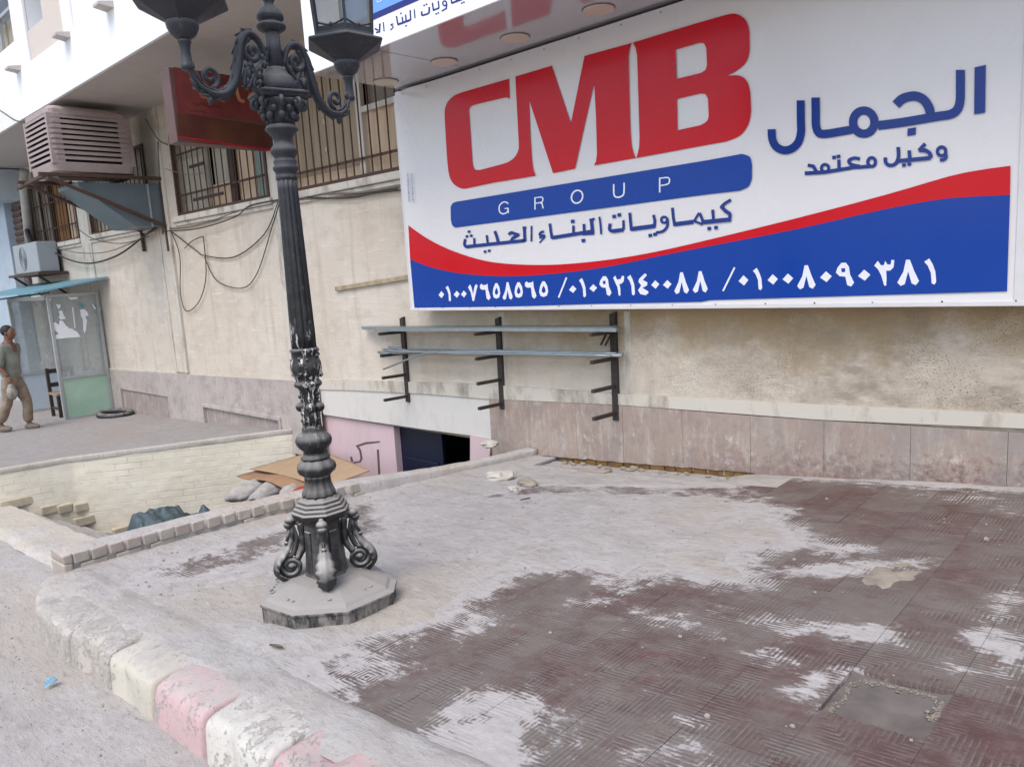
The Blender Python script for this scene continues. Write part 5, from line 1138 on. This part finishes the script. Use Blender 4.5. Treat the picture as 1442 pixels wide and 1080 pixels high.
q = MB(); ringbox(q, Z1 - .10, Z1 - .02); q.hexa([((x + 12.49) * .97 - 12.49, (y - 4.25) * .97 + 4.25, Z1 - .0199) for x, y, z in shell(Z1)], [((x + 12.49) * .85 - 12.49, (y - 4.25) * .85 + 4.25, Z1 + .03) for x, y, z in shell(Z1)]); q.build('lid', COOL, ac, bevel=.006)
box('pad', (X0 + .05, Y0 + .05, Z0 + .1), (X1 - .05, Y1 - .05, Z1 - .08), COOLD, ac)
zz_ = Z0 + .135; N_ = 9; hgt = (Z1 - .105 - zz_) / N_
for k in range(N_):
    q = MB(); za = zz_ + k * hgt + .03; c_ = shell(za); inn = [((x + 12.49) * .93 - 12.49, (y - 4.25) * .93 + 4.25, za + .025) for x, y, z in c_]; n_ = len(c_); up_ = [(x, y, z + .036) for x, y, z in c_]; iu = [(x, y, z + .03) for x, y, z in inn]
    q.add(c_ + up_ + inn + iu, [(i, (i + 1) % n_, n_ + (i + 1) % n_, n_ + i) for i in range(n_)] + [(n_ + i, n_ + (i + 1) % n_, 3 * n_ + (i + 1) % n_, 3 * n_ + i) for i in range(n_)] + [((i + 1) % n_, i, 2 * n_ + i, 2 * n_ + (i + 1) % n_) for i in range(n_)]); q.build('slat', COOL, ac)
q = MB()
for (x, y) in [(X1 + .0, Y0 + .08), (X1 + .0, Y1 - .08), (X0, Y0 + .08)]:
    q = MB(); q.box((x - .045, y - .09, Z0 + .1), (x + .012, y + .09, Z1 - .08)); q.build('corner_post', COOL, ac, bevel=.01)
q = MB(); q.hexa([(X0 + .05, 4.0, 1.50 + Z), (AX - .05, 4.0, 1.50 + Z), (AX - .05, 4.75, .92 + Z), (X0 + .05, 4.75, .92 + Z)], [(X0 + .05, 4.0, 1.56 + Z), (AX - .05, 4.0, 1.56 + Z), (AX - .05, 5.14, 1.56 + Z), (X0 + .05, 5.14, 1.56 + Z)])
q2 = MB(); q2.add([(X, y, z + Z) for X in (AX - .05, X0 + .05) for y, z in [(4.0, 1.56), (4.0, 1.50), (4.72, .93), (5.19, .93), (5.19, 1.56)]], [(0, 1, 2, 3, 4), (9, 8, 7, 6, 5), (0, 5, 6, 1), (1, 6, 7, 2), (2, 7, 8, 3), (4, 3, 8, 9), (0, 4, 9, 5)]); q2.build('duct', DUCT, ac, bevel=.006)
box('duct_seam', (AX - .0505, 4.95, .93 + Z), (AX - .035, 4.975, 1.56 + Z), ALU, ac)
br = empty('cooler_bracket', (AX - .45, 4.4, 1.6 + Z), label='rusty angle iron bracket carrying the air cooler', cat='bracket')
for (p, q_, w) in [((AX, 3.50, 1.64), (AX, 5.18, 1.64), .06), ((AX - .98, 3.50, 1.64), (AX - .98, 5.18, 1.64), .06), ((AX + .02, 3.6, 1.64), (AX - 1.35, 3.6, 1.60), .055), ((AX, 3.62, 1.60), (AX, 5.14, .93), .055), ((AX - .98, 3.62, 1.60), (AX - .98, 5.14, .93), .055), ((AX - .03, 5.16, 1.6), (AX - .03, 5.16, .55), .05), ((AX - .98, 5.16, 1.6), (AX - .98, 5.16, .6), .05), ((AX, 4.72, 1.64), (AX - .98, 4.72, 1.64), .05), ((AX, 3.75, 1.60), (AX + .0, 4.2, 1.60), .03)]:
    q = MB(); q.bar((p[0], p[1], p[2] + Z), (q_[0], q_[1], q_[2] + Z), w, w * .8); q.build('angle_iron', RUST, br, bevel=.004)
# small split unit at the far left
su = empty('air_conditioner', (-19.0, 4.7, .6 + Z), label='small white outdoor air conditioner unit on a wall shelf at the far left', cat='air conditioner')
a = wp(17, 347, 4.75); b = wp(56, 383, 4.75)
box('casing', (a.x, 4.75, b.z), (b.x, 5.12, a.z), simple('casing_white', srgb('9aa1a8'), .5, var=.04), su, bevel=.02)
q = MB(); q.smooth = True; cxx, czz = (a.x + b.x) / 2 - .15, (a.z + b.z) / 2; 
for rr in (.06, .12, .18, .23): q.tube([(cxx + rr * math.cos(R(t)), 4.742, czz + rr * math.sin(R(t))) for t in range(0, 361, 20)], .006, 5, cap=False)
q.build('fan_grille', simple('grille_grey', srgb('8d9398'), .5), su)
box('shelf', (a.x - .2, 4.65, b.z - .06), (b.x + .25, 5.18, b.z - .01), RUST, su)
for x in (a.x, b.x): q = MB(); q.bar((x, 4.7, b.z - .06), (x, 5.17, b.z - .45), .04); q.build('shelf_brace', RUST, su)
lv = empty('wall_louvre', (-19, 5.15, 0 + Z), label='small brown slatted louvre in the wall below the little air conditioner', cat='louvre')
a = wp(23, 388, 5.15); b = wp(43, 404, 5.15)
for k in range(6): box('slat', (a.x, 5.12, b.z + k * (a.z - b.z) / 6), (b.x, 5.17, b.z + k * (a.z - b.z) / 6 + .035), simple('louvre_slat', srgb('6c6260'), .7) if k == 0 else bpy.data.materials['louvre_slat'], lv)
# ================================================================ glazed kiosk
KX_ = -15.35; KT = 0.0 + Z
K = empty('kiosk', (-16.5, 4.7, g(-16)), label='small glazed aluminium kiosk with pale green lower panels and a pale blue sheet roof', cat='kiosk')
GLK = m_glass('kiosk_glass', (.42, .45, .44), .50, .08); GRN = NT('pale_green_panel'); GRN.col(GRN.mix(GRN.ramp(GRN.noise(1.8, 4, .5), .3, .7), srgb('92b59e'), srgb('b4cdbd')), .25); GRN = GRN.m
PWH = simple('kiosk_white_panel', srgb('b9c2cb'), .5, var=.06, scale=2); BLR = simple('pale_blue_sheet', srgb('6a97a5'), .5, var=.08, scale=2, bump=0)
def sidewall(X, y0, y1, zb_, zt, lowmat, name='side_wall', hh=.75):
    f = MB()
    for (a, b, c, d) in [(y0, y0 + .05, zb_, zt), (y1 - .05, y1, zb_, zt), (y0 + .05, y1 - .05, zt - .05, zt), (y0 + .05, y1 - .05, zb_, zb_ + .05), (y0 + .05, y1 - .05, zb_ + hh, zb_ + hh + .05)]: f.box((X - .03, a, c), (X + .03, b, d))
    fo = f.build(name, ALU, K, bevel=.004)
    box('glass_pane', (X - .006, y0 + .05, zb_ + hh + .05), (X + .002, y1 - .05, zt - .05), GLK, fo); box('lower_panel', (X - .01, y0 + .05, zb_ + .05), (X + .012, y1 - .05, zb_ + hh), lowmat, fo); return fo
s1_ = sidewall(KX_, 4.30, 5.16, g(KX_) - .02, KT, GRN)
s2_ = sidewall(-17.62, 4.25, 5.16, g(-17.6), KT - .05, PWH)
bkw = MB(); bkw.box((-17.6, 5.10, g(-16.5)), (KX_ - .03, 5.16, g(-16.5) + .8)); bkw.build('back_panel', PWH, K); 
for x in (-17.62, -16.5, KX_ - .1): q = MB(); q.box((x, 5.08, g(x)), (x + .05, 5.13, KT)); q.build('post', ALU, K)
box('front_rail', (-17.62, 4.26, KT - .09), (KX_, 4.31, KT - .03), ALU, K)
# torn white stickers on the glass
WST = simple('torn_sticker', (.85, .86, .9), .8, var=0, bump=0); kc = cv(0, 380, 210 / 945)
def sticker(L, mat=WST): pxpoly('sticker', [[kc(*p) for p in L]], KX_ + .012, mat, s1_, xp)
sticker([(292, 185), (325, 182), (318, 205), (310, 240), (302, 262)]); sticker([(328, 345), (350, 330), (372, 350), (378, 320), (400, 325), (420, 355), (440, 372), (455, 372), (490, 395), (512, 425), (430, 432), (345, 440), (338, 420), (372, 405), (335, 372)]); sticker([(370, 262), (392, 256), (405, 290), (418, 310), (385, 318), (372, 300), (378, 285)]); sticker([(355, 218), (386, 222), (378, 245), (368, 248)])
sticker([(508, 252), (535, 250), (555, 268), (562, 290), (540, 296), (552, 320), (545, 380), (536, 405), (528, 385), (524, 315), (512, 290)]); sticker([(498, 215), (525, 210), (535, 240), (510, 242)], BLR); sticker([(456, 235), (464, 240), (478, 360), (472, 372)]); sticker([(580, 215), (590, 218), (608, 245), (600, 252)]); sticker([(615, 212), (625, 215), (642, 250), (632, 255)]); sticker([(430, 175), (495, 172), (485, 186), (450, 190)])
RFM = MB(); rz = KT + .03
rp = [(-18.6, 4.02), (-15.05, 4.05), (-14.75, 5.17), (-18.9, 5.17)]
RFM.hexa([(x, y, rz + (.20 if y > 5 else 0)) for x, y in rp], [(x, y, rz + .03 + (.20 if y > 5 else 0)) for x, y in rp]); RFM.build('roof_sheet', BLR, K)
q = MB(); q.hexa([(-18.6, 3.80, KT - .10), (-16.9, 3.8, KT - .06), (-17.2, 4.9, KT + .02), (-18.8, 4.9, KT + .0)], [(-18.6, 3.80, KT - .07), (-16.9, 3.8, KT - .03), (-17.2, 4.9, KT + .05), (-18.8, 4.9, KT + .03)]); q.build('roof_sheet', BLR, K)
# chair in the kiosk
ch = empty('wooden_chair', (-16.2, 4.55, g(-16.2)), label='dark wooden chair with a pale seat standing inside the kiosk', cat='chair')
cx0, cy0, cz0 = -16.25, 4.38, g(-16.25)
for (dx, dy, h) in [(0, 0, .92), (0, .42, .92), (.45, 0, .45), (.45, .42, .45)]: box('leg', (cx0 + dx - .028, cy0 + dy - .028, cz0), (cx0 + dx + .028, cy0 + dy + .028, cz0 + h), WOODD, ch, bevel=.005)
box('seat', (cx0 - .02, cy0 - .03, cz0 + .42), (cx0 + .49, cy0 + .45, cz0 + .47), WOOD, ch, bevel=.01)
for z in (.60, .86): box('back_rail', (cx0 - .018, cy0 + .03, cz0 + z - .04), (cx0 + .018, cy0 + .39, cz0 + z + .04), WOODD, ch, bevel=.004)
for (a, b, c, d) in [(.03, .42, -.012, .012), (.03, .42, .408, .432)]: box('stretcher', (cx0 + a, cy0 + c, cz0 + .15), (cx0 + b, cy0 + d, cz0 + .19), WOODD, ch)
# flat tyre-like black hose lying by the kiosk
tp_ = gp(165, 581); q = MB(); q.smooth = True
q.tube([(tp_.x + .42 + .40 * math.cos(R(t)), tp_.y - .18 + .24 * math.sin(R(t)), g(tp_.x) + .05) for t in range(0, 361, 15)], .055, 10, cap=False); q.build('old_tyre', simple('tyre_rubber', srgb('2b2d33'), .8, dusty=.4), label='old flat black tyre lying beside the green panel of the kiosk', cat='tyre')
# dark red door and pale wall behind the person
# ================================================================ contents of the pit
TARP = simple('grey_green_tarpaulin', srgb('4a5a5e'), .55, var=.15, scale=6)
def tarpz(u, v):
    b = 1 - max(abs(u - .5), abs(v - .5)) * 2; return b
zt0 = -2.62 + Z
A_, B_, C_, D_ = zp(178, 742, -2.62 + Z), zp(300, 722, -2.62 + Z), zp(292, 712, -2.62 + Z), zp(196, 716, -2.62 + Z)
m = MB(); m.smooth = True
def tf_(u, v):
    x = -8.45 + .80 * u ; y = 2.72 + .98 * v; e = min(u, 1 - u, v, 1 - v)
    h = .22 * sst(0, .14, e) * (.75 + .25 * math.sin(u * 5 + v * 3)) + .12 * (.35 - abs(noise.noise(Vector((u * 3.2, v * 4, 2))))) + .05 * (.3 - abs(noise.noise(Vector((u * 9, v * 9, 2))))) + .015 * noise.noise(Vector((u * 22, v * 22, 2)))
    if v > .62: h -= .10 * sst(.62, .68, v) * (1 - sst(.8, .9, v))
    h -= .62 * (1 - sst(0, .04, e))
    return (x + .1 * noise.noise(Vector((u * 3, v * 3, 9))), y, -2.62 + Z + h)
m.grid(80, 80, tf_); m.build('tarpaulin', TARP, label='crumpled grey green tarpaulin lying on the sunken stairs', cat='tarpaulin')
q = MB(); L = [(353, 661), (442, 634), (520, 661), (455, 688)]
z4 = [-2.30, -2.15, -2.02, -2.22]
P4 = [zp(x, y, z + Z) for (x, y), z in zip(L, z4)]
m = MB(); m.smooth = True
def cb_(u, v):
    a = P4[0].lerp(P4[3], u); b = P4[1].lerp(P4[2], u); p = a.lerp(b, v); return p + Vector((0, 0, .03 * math.sin(u * 3.1) - .02 * v + .006 * noise.noise(Vector((u * 6, v * 6, 1)))))
m.grid(16, 16, cb_); o = m.build('cardboard_sheet', CARD, label='large flat sheet of brown cardboard propped over the pit behind the lamp post', cat='cardboard'); s_ = o.modifiers.new('thick', 'SOLIDIFY'); s_.thickness = .012
q = MB(); m2 = MB(); m2.smooth = True
m2.grid(10, 10, lambda u, v: tuple(Vector(cb_(u * .9, v * .8)) + Vector((-.10, -.14, -.07 - .02 * math.sin(u * 9))))); o = m2.build('cardboard_sheet', simple('worn_cardboard', srgb('9c7a5c'), .9, scale=6), label='torn second cardboard sheet showing under the large one', cat='cardboard'); s_ = o.modifiers.new('thick', 'SOLIDIFY'); s_.thickness = .01
m = MB(); m.smooth = True                  # heap of rubble that carries the sacks and the cardboard
def heap(u, v):
    x = -9.6 + 3.6 * u; y = 3.5 + 1.68 * v; r = math.hypot((x + 7.95) / 1.5, (y - 4.45) / .95)
    return (x, y, PITZ - .05 + 1.22 * (1 - sst(.25, 1.0, r)) + .05 * noise.noise(Vector((x * 5, y * 5, 1))) + .03 * noise.noise(Vector((x * 14, y * 14, 1))))
m.grid(60, 30, heap); m.build('rubble_heap', PALEC, label='heap of dusty rubble at the bottom of the sunken stairs, under the sacks and cardboard', cat='rubble heap')
sk = simple('dusty_white_sack', srgb('b9b6b2'), .9, var=.15, scale=9, c2=srgb('8f8a86')); rk = simple('faded_red_wrapper', srgb('a06a60'), .8, var=.2, scale=8, c2=srgb('b9aca6'))
def sack(px, z, sx, sy, sz, rz, mat, lab, seed):
    p = zp(*px, z + Z); m_ = MB(); m_.smooth = True; base = []
    m_.ball((0, 0, 0), 1, 22, 14)
    vs = []
    for v in m_.v:
        v = Vector(v); f = 1 + .22 * noise.noise(v * 1.6 + Vector((seed, 0, 0))) + .08 * noise.noise(v * 5 + Vector((seed, 0, 0))); v = Vector((v.x * sx, v.y * sy, v.z * sz)) * f; v.rotate(Matrix.Rotation(rz, 3, 'Z')); vs.append(tuple(v + p))
    m_.v = vs; return m_.build('sack', mat, label=lab, cat='sack')
sack((352, 690), -2.42, .14, .36, .10, .3, sk, 'dusty white sack lying against the cream wall, left end of the rubbish heap', 1)
sack((385, 688), -2.38, .14, .42, .09, .5, sk, 'dusty white sack in the middle of the rubbish heap below the cardboard', 2)
sack((415, 690), -2.34, .15, .40, .09, .7, sk, 'dusty white sack next to the lamp post in the rubbish heap', 3)
sack((362, 706), -2.46, .10, .24, .07, .5, rk, 'small faded red wrapper bag at the lower left of the rubbish heap', 4)
sack((425, 692), -2.20, .08, .12, .05, .2, simple('red_scrap', srgb('9c4036'), .8), 'small bright red bag tucked under the cardboard beside the lamp post', 5)
box_h = MB(); 
# ================================================================ bits and pieces on the paving
def rock(px, r, mat, name, lab, cat, seed, flat=.5, dz=0):
    p = gp(*px); m_ = MB(); m_.smooth = False; m_.ball((0, 0, 0), 1, 12, 8); vs = []
    for v in m_.v:
        v = Vector(v); f = 1 + .45 * noise.noise(v * 1.5 + Vector((seed, 3, 0))) + .15 * noise.noise(v * 4 + Vector((seed, 3, 0))); vs.append((p.x + v.x * r * f * 1.3, p.y + v.y * r * f, p.z + r * flat * .5 + dz + v.z * r * f * flat))
    m_.v = vs; return m_.build(name, mat, label=lab, cat=cat)
WP = simple('white_plaster_lump', srgb('cfc8bd'), .95, scale=12, bump=.01)
rock((706, 674), .10, WP, 'plaster_chunk', 'white lump of broken plaster near the end of the low brick wall', 'rubble', 1, .45)
rock((742, 684), .07, PALEC, 'mortar_chunk', 'grey mortar lump right of the white plaster, at the left end of the crack', 'rubble', 2, .6)
rock((690, 642), .07, WP, 'plaster_chunk', 'pale plaster lump on the far end of the low brick wall', 'rubble', 5, .5, .10)
rock((722, 690), .035, WP, 'plaster_chunk', 'small pale lump between the white plaster and the grey mortar lump', 'rubble', 8, .6)
a, b = gp(752, 655), gp(862, 663); q = MB(); q.bar((a.x, a.y, g(a.x) - .03), (b.x, b.y - .05, g(b.x) - .0), .11, .02); q.build('wooden_plank', simple('dusty_plank', srgb('a08b7e'), .9, scale=8, c2=srgb('8a7468'), dusty=.5), label='dusty wooden plank lying along the foot of the cracked cladding', cat='plank')
bl = gp(72, 962, -.17); m = MB(); m.grid(4, 4, lambda u, v: (bl.x + (u - .5) * .05, bl.y + (v - .5) * .06, bl.z + .012 + .010 * math.sin(u * 5 + v * 3))); o = m.build('paper_scrap', simple('light_blue_paper', srgb('8fb7cf'), .8), label='small scrap of light blue paper on the dusty street', cat='litter')
lf = simple('dry_leaf', srgb('6d5f50'), .9)
for i, (px, rz, lab) in enumerate([((390, 918), .3, 'curled dry leaf on the pavement just below the lamp plinth'), ((740, 908 - 200), 1.2, 'dry twig end lying on the dust in front of the plaster lumps')]):
    p = gp(*px); m = MB(); m.smooth = True; d = Vector((math.cos(rz), math.sin(rz), 0)); t = Vector((-d.y, d.x, 0))
    m.grid(6, 3, lambda u, v: p + d * (u - .5) * .08 + t * (v - .5) * .022 * math.sin(math.pi * max(.08, min(.92, u))) + Vector((0, 0, .022 + .006 * abs(v - .5) * 4))); m.build('dry_leaf', lf, label=lab, cat='leaf')
m = MB(); random.seed(11)
for k in range(1500):                     # pebbles and crumbs
    if k < 900: x = random.uniform(-5.2, -.3); y = random.uniform(1.45, 5.1); z = g(x) + .006
    else: x = random.uniform(-7.5, -2.2); y = random.uniform(-.2, 1.08); z = road_z(x, y) + lump(x, y, 2.2, .02)
    if k < 900 and x < pave_left(y) + .05: continue
    if k < 900 and y > 4.8: z -= .03
    if k < 900 and random.random() > .5 * (.25 + .75 * (dust_at(x, y) > .8)): continue
    r = random.choice([.003, .004, .005, .005, .007, .010]); m.ball((x, y, z), r * random.uniform(.7, 1.2), 5, 3, (1.2, 1, .8))
m.build('pebbles', simple('pebble_grey', srgb('b0a8a1'), .95, var=.2, scale=30), kind='stuff')
# ================================================================ person walking on the forecourt
pf_ = gp(28, 606); PX, PYY = pf_.x, pf_.y; PZ = g(PX)
PE = empty('person', (PX, PYY, PZ), label='person in grey green shirt and beige trousers walking past the kiosk', cat='person')
SKIN = simple('skin', srgb('75503f'), .6, var=.05, bump=0); SHIRT = simple('shirt_grey_green', srgb('8a8d82'), .9, var=.2, scale=4, c2=srgb('6c7069'), bump=.02, bscale=9); TROU = simple('beige_trousers', srgb('9a8a78'), .9, scale=9, c2=srgb('6e6052'), bump=.01, bscale=12); HAIR = simple('dark_hair', srgb('1f1b1a'), .7); SHOE = simple('grey_shoe', srgb('7b726a'), .8); BAG = simple('translucent_bag', srgb('9c948c'), .6, var=.2, bump=.02, bscale=20)
# local frame: forward = towards the lamp / the right of the picture
FW_ = Vector((.78, .62, 0)).normalized(); SD = Vector((-FW_.y, FW_.x, 0))   # SD: the person's left
def PP(f, s_, z): return Vector((PX, PYY, PZ)) + FW_ * f + SD * s_ + Vector((0, 0, z))
def skin(name, V, E, Rr, mat, root=0, sub=2, parent=PE):
    me = bpy.data.meshes.new(name); me.from_pydata([tuple(PP(*v)) for v in V], E, []); o = link(name, me, None, parent)
    md = o.modifiers.new('skin', 'SKIN'); md.use_smooth_shade = True
    for i, r in enumerate(Rr): sv = me.skin_vertices[0].data[i]; sv.radius = r if isinstance(r, tuple) else (r, r); sv.use_root = (i == root)
    s_ = o.modifiers.new('sub', 'SUBSURF'); s_.levels = s_.render_levels = sub
    dg = bpy.context.evaluated_depsgraph_get(); dg.update(); nm = bpy.data.meshes.new_from_object(o.evaluated_get(dg)); o.modifiers.clear(); o.data = nm; nm.materials.clear(); nm.materials.append(mat)
    if name in ('shirt', 'trousers'):      # cloth folds
        for v in nm.vertices:
            w = v.co; f = noise.noise(Vector((w.x * 9, w.y * 9, w.z * 5))) * .018 + (.5 - abs(noise.noise(Vector((w.x * 5, w.y * 5, w.z * 13))))) * .014; v.co = w + v.normal * f
    nm.polygons.foreach_set('use_smooth', [True] * len(nm.polygons)); nm.polygons.foreach_set('material_index', [0] * len(nm.polygons)); bpy.data.meshes.remove(me); return o
# body: pelvis, spine, neck, head, arms (left arm hangs back, right arm carries a bag), legs mid-stride
BV = [(0, 0, .93), (0, 0, 1.10), (.01, 0, 1.30), (.02, 0, 1.44), (.05, 0, 1.53), (.07, 0, 1.60), (.08, 0, 1.70),
      (.02, .17, 1.42), (-.07, .22, 1.16), (-.02, .20, .93), (.02, -.17, 1.42), (-.02, -.23, 1.15), (.12, -.22, .95),
      (.0, .09, .88), (.14, .10, .50), (.10, .10, .10), (0, -.09, .88), (-.06, -.10, .50), (-.26, -.10, .13), (.23, .11, .05), (-.14, -.10, .04)]
BE = [(0, 1), (1, 2), (2, 3), (3, 4), (4, 5), (5, 6), (3, 7), (7, 8), (8, 9), (3, 10), (10, 11), (11, 12), (0, 13), (13, 14), (14, 15), (0, 16), (16, 17), (17, 18), (15, 19), (18, 20)]
BR = [.13, .12, .14, .11,   .055, .078, .074, .055, .045, .032, .055, .045, .032, .08, .055, .04, .08, .055, .04, .035, .035]
body = skin('body', BV, BE, BR, SKIN)
skin('shirt', [(0, 0, .84), (0, 0, 1.10), (.01, 0, 1.30), (.02, 0, 1.43), (.03, 0, 1.49), (.02, .17, 1.42), (-.06, .215, 1.10), (.02, -.17, 1.42), (-.02, -.225, 1.08)], [(0, 1), (1, 2), (2, 3), (3, 4), (3, 5), (5, 6), (3, 7), (7, 8)], [.175, .165, .17, .135, .075, .085, .075, .085, .075], SHIRT)
skin('trousers', [(0, 0, .97), (0, 0, .88), (.0, .095, .84), (.14, .105, .50), (.10, .105, .12), (0, -.095, .84), (-.06, -.105, .50), (-.25, -.105, .15)], [(0, 1), (1, 2), (2, 3), (3, 4), (1, 5), (5, 6), (6, 7)], [.15, .145, .105, .085, .075, .105, .085, .075], TROU, 1)
for s_, f, z in ((.10, .10, .045), (-.10, -.25, .055)):
    m = MB(); m.smooth = True; m.ball((0, 0, 0), 1, 12, 8); m.v = [tuple(PP(f + .06 + v[0] * .145, s_ + v[1] * .052, z + max(-.042, v[2] * .055))) for v in m.v]; m.build('shoe', SHOE, PE)
m = MB(); m.smooth = True; m.ball((0, 0, 0), 1, 16, 12); m.v = [tuple(PP(.052 + v[0] * .104, v[1] * .090, 1.700 + v[2] * .098)) for v in m.v if True]; hr = m.build('hair', HAIR, PE)
m = MB(); m.smooth = True; m.ball((0, 0, 0), 1, 16, 12); m.v = [tuple(PP(.095 + v[0] * .088, v[1] * .076, 1.655 + v[2] * .115)) for v in m.v]; fa = m.build('face', SKIN, PE)
m = MB(); m.smooth = True; m.tube([PP(.175, 0, 1.675), PP(.202, 0, 1.640), PP(.18, 0, 1.63)], [.010, .016, .012], 7); m.build('nose', SKIN, fa)
for s_ in (-1, 1):
    m = MB(); m.smooth = True; m.ball(PP(.165, s_ * .032, 1.675), .011, 7, 5); m.build('eye', HAIR, fa); m = MB(); m.smooth = True; m.ball(PP(.085, s_ * .080, 1.655), .026, 8, 5, (1, .5, 1.3)); m.build('ear', SKIN, fa)
m = MB(); m.tube([PP(.163, -.025, 1.600), PP(.176, 0, 1.600), PP(.163, .025, 1.600)], .006, 5); m.build('mouth', simple('lips', srgb('6f4438'), .6), fa)
for hs, (hf, hsd, hz_) in ((0, (-.02, .20, .90)), (1, (.12, -.22, .92))):
    V = [(hf, hsd, hz_ + .02), (hf + .01, hsd, hz_ - .05)]; Ed = [(0, 1)]; Rr = [.028, .034]
    for k in range(4): V += [(hf - .025 + .018 * k, hsd, hz_ - .10), (hf - .02 + .018 * k, hsd + (.015 if hs else -.015), hz_ - .15 + .006 * abs(k - 1.5))]; Ed += [(1, 2 + 2 * k), (2 + 2 * k, 3 + 2 * k)]; Rr += [.009, .008]
    V += [(hf + .045, hsd, hz_ - .05), (hf + .055, hsd, hz_ - .09)]; Ed += [(1, 10), (10, 11)]; Rr += [.011, .009]
    skin('hand', V, Ed, Rr, SKIN, sub=1)
bgm = MB(); bgm.smooth = True; bgm.ball((0, 0, 0), 1, 18, 14)
bgm.v = [tuple(PP(.15 + v[0] * (.085 + .03 * noise.noise(Vector(v) * 2.5)), -.23 + v[1] * .075, .68 + v[2] * (.11 + .03 * noise.noise(Vector(v) * 3)) + (.04 if v[2] > .8 else 0))) for v in bgm.v]
bago = bgm.build('plastic_bag', BAG, label='crumpled pale plastic bag hanging from the hand of the walking person', cat='bag')
for s_ in (-1, 1): q = MB(); q.smooth = True; q.tube(smooth([PP(.17 + s_ * .05, -.23, .74), PP(.14 + s_ * .02, -.225, .80), PP(.12, -.22, .86)], 4), .006, 5); q.build('handle', BAG, bago)
bpy.context.view_layer.update()
